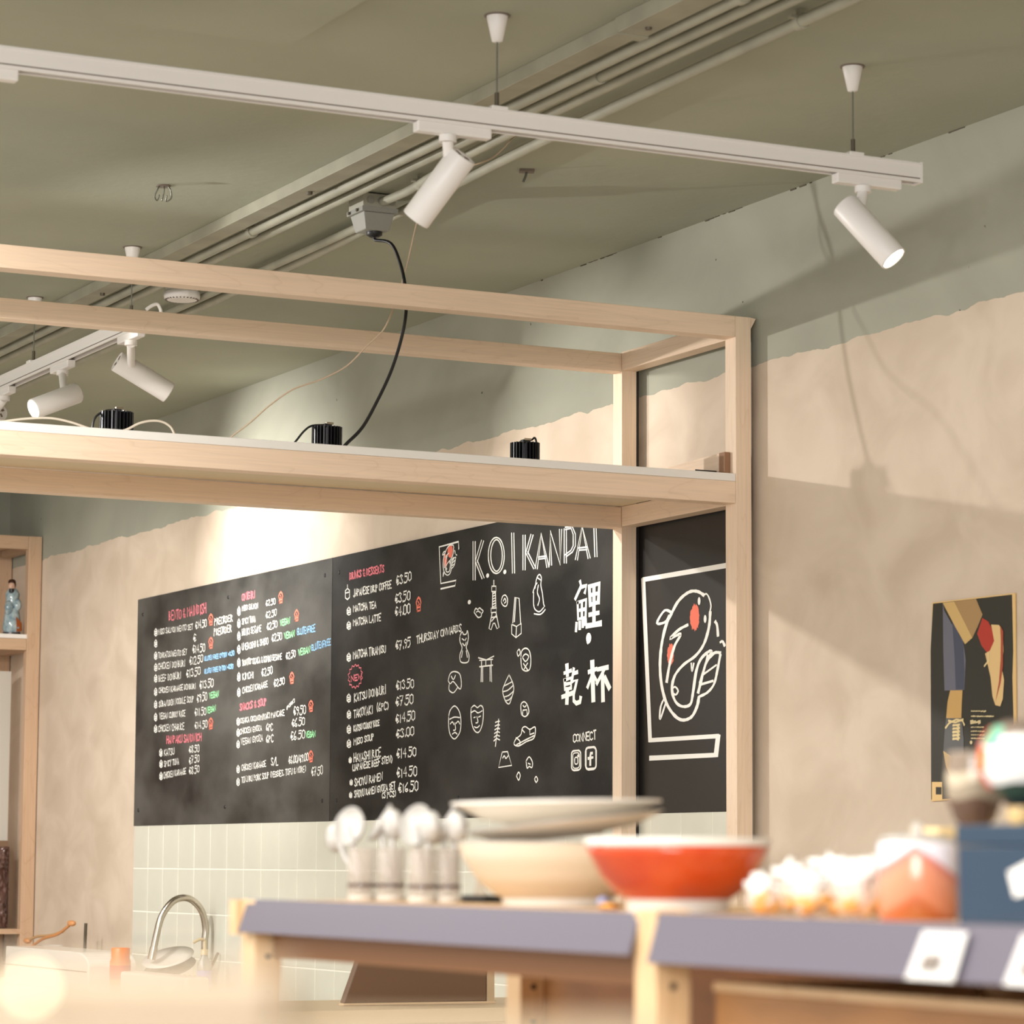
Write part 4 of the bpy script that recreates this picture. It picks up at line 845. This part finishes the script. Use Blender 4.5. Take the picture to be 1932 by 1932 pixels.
# ---------------------------------------------------------------- display shelf (foreground)
SX, SB, ZS = 1.5, 1.93, 1.451
ds = thing('display_shelf', (1.7, 3.0, 0), 'pine shelving with lilac price strips carrying the tableware', 'shelving')
YS = [3.745, 2.69, 1.62]
for i, y_ in enumerate(YS):
    for x_ in (SX+.004, SB-.04):
        up = part('upright', MB().box((x_, y_-.022, 0), (x_+.04, y_+.022, ZS+(.004 if i == 1 and x_ < 1.6 else 0))), M['pine'], ds, .002)
        for k in range(9): part('peg_hole', MB().lathe((x_+.02, y_-.0222, 1.02+k*.045), [(.0042, 0), (.0042, .001)], 10, (0, 1, 0)), M['blk'], up)
for j, (ya, yb) in enumerate(((2.714, 3.72), (1.645, 2.665))):
    part('shelf_board', MB().box((SX+.008, ya, ZS-.02), (SB, yb, ZS)), M['piney'], ds, .002)
    part('shelf_board', MB().box((SX+.008, ya, ZS-.34), (SB, yb, ZS-.32)), M['piney'], ds, .002)
    part('back_panel', MB().box((SB-.005, ya-.02, .4), (SB+.004, yb+(.02 if j else .02), ZS-.021)), M['ply'], ds)
    if j == 0: part('front_rail', MB().box((SX+.03, ya, ZS-.073), (SX+.045, yb, ZS-.021)), mat('rail_brown', (134, 88, 48), .5), ds)
    st = MB(); zt_, zb_ = ZS+.001, ZS-(.041 if j == 0 else .047)
    e0 = yb+.03 if j == 0 else yb+.0; 
    st.prism([(SX+.006, ya-.01, zt_), (SX-.008, ya-.01, zb_), (SX-.005, ya-.01, zb_-.001), (SX+.009, ya-.01, zt_)], (0, e0-ya+.01, 0))
    part('price_strip', st, M['strip'], ds, label='lilac grey plastic price strip')
part('end_block', MB().box((SX-.004, 3.765, ZS-.045), (SX+.03, 3.79, ZS)), M['pine'], ds)
# price tags
for k, (x0_, x1_, lb) in enumerate(((1722, 1808, 'white price tag with grey print on the strip under the blue box'), (1908, 1990, 'white price tag cut by the right edge'))):
    a, b = P(x0_, 1760, 0, SX-.008), P(x1_, 1760, 0, SX-.008)
    root = thing('price_tag', (SX-.01, (a.y+b.y)/2, ZS-.045), lb, 'price tag')
    part('card', MB().prism([(SX-.0005, a.y-.006, ZS-.006), (SX-.0005, b.y-.004, ZS-.006), (SX-.013, b.y, ZS-.047), (SX-.013, a.y+.004, ZS-.047)], (-.001, 0, .0003)), mat('tag_card', (206, 203, 200), .5), root)
    part('print', MB().prism([(SX-.0088, a.y-.020, ZS-.026), (SX-.0088, a.y-.044, ZS-.026), (SX-.0122, a.y-.042, ZS-.038), (SX-.0122, a.y-.016, ZS-.038)], (-.001, 0, .0003)), M['slot'], root)

def at(px_, x, py_=1650): q = P(px_, py_, 0, x); return q
def zat(px_, py_, x): return P(px_, py_, 0, x).z
# glasses with white spoons
gl = mat('clear_glass', (196, 184, 172), .06, alpha=.34); spw = mat('milky_plastic', (182, 178, 172), .18, alpha=1)
gd = mat('dark_liquid_line', (70, 52, 46), .3)
GX = 1.62
for k, (pxc, hw, xo, sp_) in enumerate(((682, 27, 0, (657, 1558, 1)), (737, 28, .03, (714, 1550, 0)), (797, 28, 0, (784, 1555, 1)), (846, 24, .03, (834, 1556, 0)))):
    x_ = GX+xo; c = at(pxc, x_); c.z = ZS; w_ = hw/F*(c-CAM).dot(cd)*.98; h = zat(pxc, 1600, x_)-ZS
    pos = ('leftmost', 'second from the left', 'third from the left', 'rightmost')[k]
    g = thing('drinking_glass', tuple(c), '%s of the four clear glasses holding white spoons' % pos, 'glass', 'clear glasses with spoons')
    part('glass_wall', MB().lathe(c, [(w_*.96, .0005), (w_, .004), (w_, h), (w_-.0018, h), (w_-.0018, .012), (.0005, .010)], 32, caps=False), gl, g)
    part('thick_base', MB().lathe(c, [(w_*.94, .001), (w_*.94, .008)], 32), M['porc'], g)
    part('dark_ring', MB().lathe(c+Vector((0, 0, h*.27)), [(w_+.0004, 0), (w_+.0004, .004)], 32, caps=False), gd, g)
    tx_, ty_, big = sp_
    t = P(tx_, ty_, 0, x_); s0 = c+Vector((0, 0, .014)); r_ = .0235 if big else .021
    n = thing('white_spoon', tuple(s0), 'white spoon standing in the %s glass%s' % (pos, ', tilted far to the left' if big else ''), 'spoon', 'white spoons in the glasses')
    part('handle', MB().tube([s0, s0.lerp(t, .55)+Vector((0, 0, .004)), t], .0034, 8, 4), spw, n)
    dirn = (Vector((.0, .7 if big else .2, 1))).normalized()
    # hollow bowl facing the camera side
    bm = bmesh.new(); bmesh.ops.create_uvsphere(bm, u_segments=24, v_segments=12, radius=1)
    nrm = Vector((-.75, -.35 if big else .3, .5)).normalized(); ax_ = (dirn-nrm*dirn.dot(nrm)).normalized(); sd_ = nrm.cross(ax_)
    vs = []
    for v in bm.verts:
        dz = v.co.z if v.co.z < 0 else -v.co.z*.75
        vs.append(t+ax_*v.co.x*r_*1.35+sd_*v.co.y*r_*1.0+nrm*dz*r_*.75)
    part('spoon_bowl', MB().addf(vs, [tuple(x.index for x in f.verts) for f in bm.faces], True), spw, n); bm.free()
    e = thing('white_spoon', tuple(s0+Vector((.004, -.004, 0))), 'second, smaller white spoon in the %s glass' % pos, 'spoon', 'white spoons in the glasses')
    t2 = P(tx_+(-22 if k == 0 else 28), ty_+(22 if k == 0 else 6), 0, x_+.01)
    part('handle', MB().tube([s0+Vector((.004, -.004, 0)), s0.lerp(t2, .6), t2], .004, 8, 4), spw, e)
    part('spoon_bowl', MB().blob(t2, .018, 3, .06, 1.5, (.75, 1, 1.15)), spw, e)

# bowls
def bowl(pxc, x_, prof, m, label, tilt=(0, 0, 1), z=None, extra=None, name='bowl'):
    c = at(pxc, x_); c.z = ZS+.0003 if z is None else z
    root = thing(name, tuple(c), label, 'bowl'); part('vessel', MB().lathe(c, prof, 64, tilt, caps=True), m, root)
    if extra: extra(c, root)
    return c, root
# cream bowl: rim at y~1588, foot 952..1165 at y~1700
X1 = 1.66; dep = (at(1050, X1)-CAM).dot(cd); u1 = dep/F
zr = zat(1050, 1590, X1)-ZS
pr = [(100*u1, .0003), (102*u1, .009), (118*u1, .013), (142*u1, zr*.33), (162*u1, zr*.52), (180*u1, zr*.76), (190*u1, zr*.97), (190*u1, zr), (187*u1, zr), (158*u1, zr*.55), (110*u1, .02), (.001, .016)]
c, cb_ = bowl(1052, X1, pr, M['cream'], 'large cream bowl at the bottom of the stack of bowls', extra=lambda c, r: part('foot_ring', MB().lathe(c+Vector((0, 0, .0003)), [(103*u1, 0), (105*u1, .009)], 64), M['porc'], r))
part('rim_band', MB().lathe(c+Vector((0, 0, zr-.001)), [(191*u1, 0), (191*u1, .002), (188*u1, .002)], 64, caps=False), M['greyg'], cb_)
z2 = ZS+zr
def dish(h0, h1, r1): return [(72*u1, h0*u1), (76*u1, (h0+4)*u1), (140*u1, (h0+(h1-h0)*.34)*u1), (r1*.96*u1, (h1-5)*u1), (r1*u1, h1*u1), ((r1-3)*u1, h1*u1), (136*u1, (h0+(h1-h0)*.44)*u1), (.001, (h0+7)*u1)]
tl = Vector((-.115*cr0.x, -.115*cr0.y, 1))
c2, b_ = bowl(1064, X1, dish(0, 33, 192), M['porc'], 'white dish tilted up to the right on the cream bowl', tilt=tl, z=z2+.005)
part('rim_band', MB().lathe(c2, [(192.6*u1, 30*u1), (192.6*u1, 33.4*u1)], 64, tl, caps=False), M['greyg'], b_)
tl3 = Vector((-.02*cr0.x, -.02*cr0.y, 1))
c3, b_ = bowl(1050, X1, dish(22, 71, 199), mat('beige_glaze', (232, 222, 206), .25), 'topmost beige dish of the stack, set level in the tilted dish', tilt=tl3, z=z2+.004)
part('rim_band', MB().lathe(c3, [(199.6*u1, 66*u1), (199.6*u1, 71.5*u1)], 64, tl3, caps=False), M['porc'], b_)
# orange bowl
X2 = 1.585; dep = (at(1280, X2)-CAM).dot(cd); u2 = dep/F; zo = zat(1280, 1582, X2)-ZS
pr = [(92*u2, 0), (94*u2, .009), (98*u2, .0125), (120*u2, .020), (146*u2, zo*.48), (166*u2, zo*.76), (174*u2, zo*.90)]
c, ob_ = bowl(1278, X2, [(98*u2, .0125)]+pr[3:]+[(171*u2, zo*.90), (118*u2, .026), (.001, .018)], M['orange'], 'orange glazed bowl with a white rim in front of the stack')
part('white_rim', MB().lathe(c, [(174.2*u2, zo*.895), (178*u2, zo*.985), (177*u2, zo), (174*u2, zo), (170*u2, zo*.9)], 64, caps=False), M['porc'], ob_)
part('foot_ring', MB().lathe(c, [(96*u2, .0003), (98*u2, .010), (100*u2, .0135)], 64), M['porc'], ob_)
# black flat case behind
c = at(920, 1.72); tag(part('black_case', MB().box((1.70, c.y-.03, ZS+.0003), (1.74, c.y+.035, ZS+.009)), M['blk'], None, .001), 'small flat black case between the glasses and the cream bowl', 'case')
cc = at(915, 1.76); tag(part('grey_card', MB().prism([(1.76, cc.y-.02, ZS), (1.76, cc.y+.035, ZS), (1.765, cc.y+.035, ZS+.03)], (.002, 0, 0)), mat('grey_card', (170, 158, 140), .6)), 'folded grey card leaning behind the black case', 'card')
c = at(1150, 1.56); tr_ = thing('trinket', (c.x, c.y, ZS), 'tiny gold and blue trinket between cream bowl and orange bowl', 'trinket')
part('gold_ring', MB().tube([c+Vector((.008*math.cos(a/2), .011*math.sin(a/2), ZS-c.z+.005)) for a in range(13)], .0035, 8, 2), mat('gold', (206, 150, 70), .3, metal=.8), tr_)
part('blue_bead', MB().blob((c.x, c.y+.014, ZS+.008), .007, 2), mat('blue_bead', (130, 140, 180), .2), tr_)

# snack bags
film = mat('clear_film', (255, 250, 244), .12, spec=.8, bump=.6, bscale=60, alpha=.42); cook = mat('golden_biscuit', (226, 170, 92), .35, rgb2=(196, 128, 56), nscale=80)
wpaper = mat('white_wrap', (232, 228, 222), .25, bump=.5, bscale=70)
bags = [(1440, 1.56, 28, 50), (1490, 1.63, 32, 64), (1530, 1.55, 32, 58), (1572, 1.63, 32, 74), (1612, 1.55, 32, 66), (1648, 1.62, 28, 78)]
for k, (pxc, x_, hw, hh) in enumerate(bags):
    c = at(pxc, x_); u = (c-CAM).dot(cd)/F; h = hh*u*1.15; w_ = hw*u*1.15
    lbl = ['snack bag nearest the orange bowl', 'second snack bag from the orange bowl, set further back', 'third snack bag from the orange bowl, at the front', 'tall snack bag in the middle back of the row', 'front snack bag beside the mountain jar', 'back snack bag touching the mountain jar'][k]
    root = thing('snack_bag', (c.x, c.y, ZS), 'clear '+lbl, 'snack bag', 'bags of golden biscuits')
    cz = ZS+h*.5
    part('biscuits', sum_ := (lambda m_: [m_.blob((c.x+random.uniform(-.4, .4)*w_, c.y+random.uniform(-.6, .6)*w_, ZS+.008+random.random()*h*.42), .0095, 2, .2, 2, (1, 1.1, .7)) for _ in range(16)] and m_)(MB()), cook, root, kind='stuff')
    part('film', MB().blob((c.x, c.y, cz+.002), 1, 3, .4, 2.4, (w_*.85, w_*1.15, h*.50)), film, root)
    part('knotted_top', MB().blob((c.x, c.y, ZS+h*1.0), 1, 3, .95, 2.2, (w_*.7, w_*1.05, h*.34)), wpaper, root)
for k, pxc in enumerate((1555, 1625)):
    c = at(pxc, 1.72); u = (c-CAM).dot(cd)/F
    root = thing('white_packet', (c.x, c.y, ZS), ('left' if k == 0 else 'right')+' white square packet standing behind the snack bags', 'packet')
    part('packet', MB().box((1.71, c.y-34*u, ZS+.0003), (1.73, c.y+34*u, zat(pxc, 1618, 1.72))), wpaper, root, .003); part('fold', MB().box((1.708, c.y-34*u, zat(pxc, 1640, 1.72)), (1.711, c.y+34*u, zat(pxc, 1636, 1.72))), M['slot'], root)

# printed jar with mountain
def jar_mat():
    m = bpy.data.materials.new('mountain_print'); m.use_nodes = True; t = NT(m)
    tc = t.add('ShaderNodeTexCoord'); sp = t.add('ShaderNodeSeparateXYZ'); t.l.new(tc.outputs['Object'], sp.inputs[0])
    # height of the mountain outline = top - |s| * slope, s measured along the visible side
    s_ = t.add('ShaderNodeVectorMath', operation='DOT_PRODUCT'); t.l.new(tc.outputs['Object'], s_.inputs[0]); s_.inputs[1].default_value = tuple(cr0)
    ad = t.add('ShaderNodeMath', operation='ADD'); ad.inputs[1].default_value = .007; t.l.new(s_.outputs['Value'], ad.inputs[0])
    ab = t.add('ShaderNodeMath', operation='ABSOLUTE'); t.l.new(ad.outputs[0], ab.inputs[0])
    ma = t.add('ShaderNodeMath', operation='MULTIPLY_ADD'); ma.inputs[1].default_value = .68; t.l.new(ab.outputs[0], ma.inputs[0]); t.l.new(sp.outputs['Z'], ma.inputs[2])
    r = t.add('ShaderNodeValToRGB'); mr = t.add('ShaderNodeMapRange'); mr.inputs['From Min'].default_value = 0; mr.inputs['From Max'].default_value = .09
    t.l.new(ma.outputs[0], mr.inputs['Value']); t.l.new(mr.outputs[0], r.inputs[0]); e = r.color_ramp.elements
    e[0].position = 0; e[0].color = (*s2l((170, 100, 50)), 1); e[1].position = .30; e[1].color = (*s2l((206, 130, 96)), 1)
    for p, c_ in ((.22, (176, 92, 50)), (.6, (214, 142, 112)), (.72, (200, 120, 108)), (.76, (226, 222, 232)), (1, (232, 228, 234))):
        q = e.new(p); q.color = (*s2l(c_), 1)
    t.l.new(r.outputs[0], t.b.inputs['Base Color']); t.b.inputs['Roughness'].default_value = .12; 
    return m
X5 = 1.58; c = at(1732, X5); c.z = ZS; u = (c-CAM).dot(cd)/F; hj = zat(1732, 1590, X5)-ZS
jr = thing('printed_jar', tuple(c), 'glass jar printed with a reddish mountain under a pale sky', 'jar')
part('jar_body', MB().lathe(c, [(70*u, 0), (75*u, .006), (76*u, .03), (76*u, hj-.002), (74*u, hj), (72*u, hj), (72*u, .012), (.001, .008)], 48), jar_mat(), jr)
part('jar_lid', MB().lathe(c+Vector((0, 0, hj+.0005)), [(70*u, 0), (72*u, .004), (40*u, .007), (12*u, .008), (10*u, .012), (11*u, .016), (.001, .018)], 40), mat('clear_lid', (236, 232, 224), .05, trans=.6), jr)
c = at(1776, 1.72); tag(part('pale_wood_block', MB().box((1.70, c.y-.024, ZS+.0003), (1.74, c.y+.024, zat(1776, 1562, 1.72))), mat('yellow_wood', (230, 204, 150), .5), None, .002), 'pale yellow wooden block rising behind the mountain jar', 'block')
# blue box
X6 = 1.53; ca = at(1806, X6); cb2 = at(2010, X6); hz = zat(1850, 1556, X6)
bx_ = thing('blue_box', (1.6, (ca.y+cb2.y)/2, ZS), 'slate blue box with a white sticker at the right edge', 'box')
blue = mat('slate_blue_card', (30, 54, 76), .6, noisy=.06)
part('box_body', MB().box((X6, cb2.y, ZS+.0003), (X6+.16, ca.y, hz-.018)), blue, bx_, .0015); part('box_lid', MB().box((X6-.0012, cb2.y-.001, hz-.0175), (X6+.161, ca.y+.001, hz)), blue, bx_, .0015)
s_ = [P(x, y, 0, X6-.0004) for x, y in ((1902, 1645), (1945, 1622), (1962, 1680), (1914, 1693))]
stk = part('white_sticker', MB().prism([(X6-.0006, q.y, q.z) for q in s_], (.0004, 0, 0)), M['lamin'], bx_)
ik = Ink(X6-.0008); ik.px([(1922, 1652), (1932, 1649), (1930, 1658), (1924, 1664), (1935, 1663)], .0012); part('sticker_mark', ik.mb, M['dark'], stk)
# two round painted ornaments on the box
def band_mat(name, stops, sc=1, axis='Z', rng=(0, .07), warp=.012):
    m = bpy.data.materials.new(name); m.use_nodes = True; t = NT(m); tc = t.add('ShaderNodeTexCoord')
    n = t.add('ShaderNodeTexNoise'); n.inputs['Scale'].default_value = 35; t.l.new(tc.outputs['Object'], n.inputs['Vector'])
    v = t.add('ShaderNodeVectorMath', operation='DOT_PRODUCT'); v.inputs[1].default_value = axis if axis != 'Z' else (0, 0, 1); t.l.new(tc.outputs['Object'], v.inputs[0])
    ml = t.add('ShaderNodeMath', operation='MULTIPLY_ADD'); ml.inputs[1].default_value = warp; t.l.new(n.outputs['Fac'], ml.inputs[0]); t.l.new(v.outputs['Value'], ml.inputs[2])
    mr = t.add('ShaderNodeMapRange'); mr.inputs['From Min'].default_value = rng[0]; mr.inputs['From Max'].default_value = rng[1]; t.l.new(ml.outputs[0], mr.inputs['Value'])
    r = t.add('ShaderNodeValToRGB'); t.l.new(mr.outputs[0], r.inputs[0]); r.color_ramp.interpolation = 'CONSTANT'; e = r.color_ramp.elements
    e[0].position = stops[0][0]; e[0].color = (*s2l(stops[0][1]), 1); e[1].position = stops[1][0]; e[1].color = (*s2l(stops[1][1]), 1)
    for p, c_ in stops[2:]: q = e.new(p); q.color = (*s2l(c_), 1)
    t.l.new(r.outputs[0], t.b.inputs['Base Color']); t.b.inputs['Roughness'].default_value = .15; return m
c = at(1840, 1.60); u = (c-CAM).dot(cd)/F; z0 = hz
o1 = thing('round_cup', (c.x, c.y, z0), 'round brown and grey patterned cup on the blue box', 'cup')
hh = (1545-1405)*u
part('cup_wall', MB().lathe((c.x, c.y, z0+.0003), [(26*u, 0), (40*u, .006), (52*u, hh*.35), (54*u, hh*.6), (50*u, hh*.97), (49*u, hh), (47*u, hh), (50*u, hh*.6), (38*u, .012), (.001, .008)], 48), band_mat('brown_grey_glaze', [(0, (176, 108, 44)), (.16, (96, 74, 60)), (.50, (150, 136, 116)), (.72, (188, 174, 150)), (.9, (132, 116, 100))], rng=(0, hh), warp=.02), o1)
part('cup_foot', MB().lathe((c.x, c.y, z0+.0001), [(24*u, 0), (25*u, .004)], 32), mat('amber_foot', (176, 112, 50), .3), o1)
c = at(1925, 1.585); u = (c-CAM).dot(cd)/F; hh = (1535-1372)*u
o2 = thing('round_ornament', (c.x, c.y, z0), 'large white round ornament with green, orange and red patches at the right edge', 'ornament')
zb = z0+.016; R_ = 78*u
part('ball', MB().lathe((c.x, c.y, zb), [(20*u, 0), (52*u, .012), (R_*.98, hh*.38), (R_, hh*.5), (R_*.93, hh*.75), (R_*.66, hh*.93), (R_*.3, hh), (.001, hh*1.01)], 48), band_mat('white_green_glaze', [(0, (34, 40, 44)), (.16, (58, 76, 62)), (.34, (232, 229, 224)), (.90, (150, 140, 128)), (.95, (120, 104, 92))], rng=(.016, .016+hh), warp=.012), o2)
def patch(name, a0, a1, h0, h1, rgb):
    vs = []; n = 10; m_ = 8; prof = [(0, 20*u), (.012, 52*u), (hh*.38, R_*.98), (hh*.5, R_), (hh*.75, R_*.93), (hh*.93, R_*.66), (hh, R_*.3)]
    def rad(h):
        for (h_a, r_a), (h_b, r_b) in zip(prof, prof[1:]):
            if h_a <= h <= h_b: return r_a+(r_b-r_a)*(h-h_a)/(h_b-h_a)
        return prof[-1][1]
    for i in range(n+1):
        for j in range(m_+1):
            h = h0+(h1-h0)*i/n; a = math.radians(a0+(a1-a0)*j/m_); rr = rad(h)+.0006; vs.append((c.x+rr*math.cos(a), c.y+rr*math.sin(a), zb+h))
    part(name, MB().addf(vs, [(i*(m_+1)+j, i*(m_+1)+j+1, (i+1)*(m_+1)+j+1, (i+1)*(m_+1)+j) for i in range(n) for j in range(m_)], True), mat(name+'_glaze', rgb, .2), o2)
patch('red_patch', 128, 175, hh*.2, hh*.92, (214, 74, 58)); patch('orange_patch', 150, 182, hh*.42, hh*.66, (238, 122, 62)); patch('green_patch', 170, 205, hh*.70, hh*.93, (96, 166, 132))
part('beige_foot', MB().lathe((c.x, c.y, z0+.0002), [(16*u, 0), (24*u, .008), (20*u, .0175)], 32), mat('beige_foot', (226, 190, 130), .3), o2)
# wooden crate on the lower shelf
cr_t = thing('wooden_crate', (1.75, 2.3, ZS-.319), 'shallow wooden crate on the lower shelf of the right bay', 'crate')
zc0, zc1 = ZS-.319, ZS-.066
part('crate_front', MB().box((1.555, 2.0, zc0), (1.57, 2.64, zc1-.008)), M['ply'], cr_t, .002); part('crate_back', MB().box((1.86, 2.0, zc0), (1.875, 2.64, zc1)), M['piney'], cr_t, .002)
part('crate_rim', MB().box((1.553, 2.0, zc1-.008), (1.572, 2.64, zc1)), M['piney'], cr_t)
part('crate_side', MB().box((1.5705, 2.0, zc0), (1.8595, 2.015, zc1)), M['piney'], cr_t); part('crate_side', MB().box((1.5705, 2.625, zc0), (1.8595, 2.64, zc1)), M['piney'], cr_t)

# ---------------------------------------------------------------- very near, out of focus
ND = .70
def npt(x, y, d=ND): return CAM+ray(x, y)*d
fw = Vector((cd.x, cd.y, 0)).normalized(); rt = Vector((cr0.x, cr0.y, 0)).normalized()
def nbox(x0_, x1_, ytop, zlow, d0, depth, m, name, root, bevel=.002):
    a, b = npt(x0_, ytop, d0), npt(x1_, ytop, d0); zt = (a.z+b.z)/2; w_ = (b-a).dot(rt)
    ctr = Vector((a.x, a.y, 0))+rt*w_/2-fw*depth/2; ctr.z = (zt+zlow)/2
    return part(name, MB().obox(ctr, rt*w_/2, fw*depth/2, (0, 0, (zt-zlow)/2)), m, root, bevel)
a = npt(500, 1925)
ns = thing('near_shelf', (a.x, a.y, 0), 'blurred pale birch shelf top close to the viewer along the bottom edge', 'shelf')
pale = mat('pale_birch', (188, 168, 140), .5, noisy=.04)
zs_ = npt(600, 1926).z
nbox(-900, 1230, 1926, zs_-.02, ND, .22, pale, 'top_board', ns)
nbox(-880, -700, 1990, 0, ND-.02, .18, pale, 'side_panel', ns)
nbox(1040, 1210, 2000, 0, ND-.02, .18, pale, 'side_panel', ns)
nx = thing('cream_carton', tuple(npt(300, 1925)), 'blurred cream carton at lower left, very close to the viewer', 'box')
nx.location.z = zs_
nbox(-260, 560, 1826, zs_+.0002, ND-.005, .05, mat('cream_card', (182, 164, 142), .6), 'carton_body', nx)
nbox(-262, 562, 1820, npt(300, 1838).z, ND-.004, .052, mat('cream_card_lid', (188, 170, 146), .6), 'carton_lid', nx)
bl = npt(58, 1862, .632)
lb = thing('glow_bead', tuple(bl), 'tiny added glowing warm bulb blurred into a disc at lower left', 'light')
part('bead', MB().blob(bl, .0013, 2), mat('lit_bead', (255, 232, 190), .3, emit=9), lb)  # emissive bead added to make the blurred bright highlight disc
part('bead_holder', MB().cyl(bl-Vector((0, 0, .0015)), bl-Vector((0, 0, .007)), .001, 8), M['cablew'], lb)
part('bead_wire', MB().tube([bl-Vector((0, 0, .006)), bl+Vector((-.01, .01, -.012)), Vector((bl.x-.02, bl.y+.03, zs_+.004))], .0005, 6, 3), M['cablew'], lb)
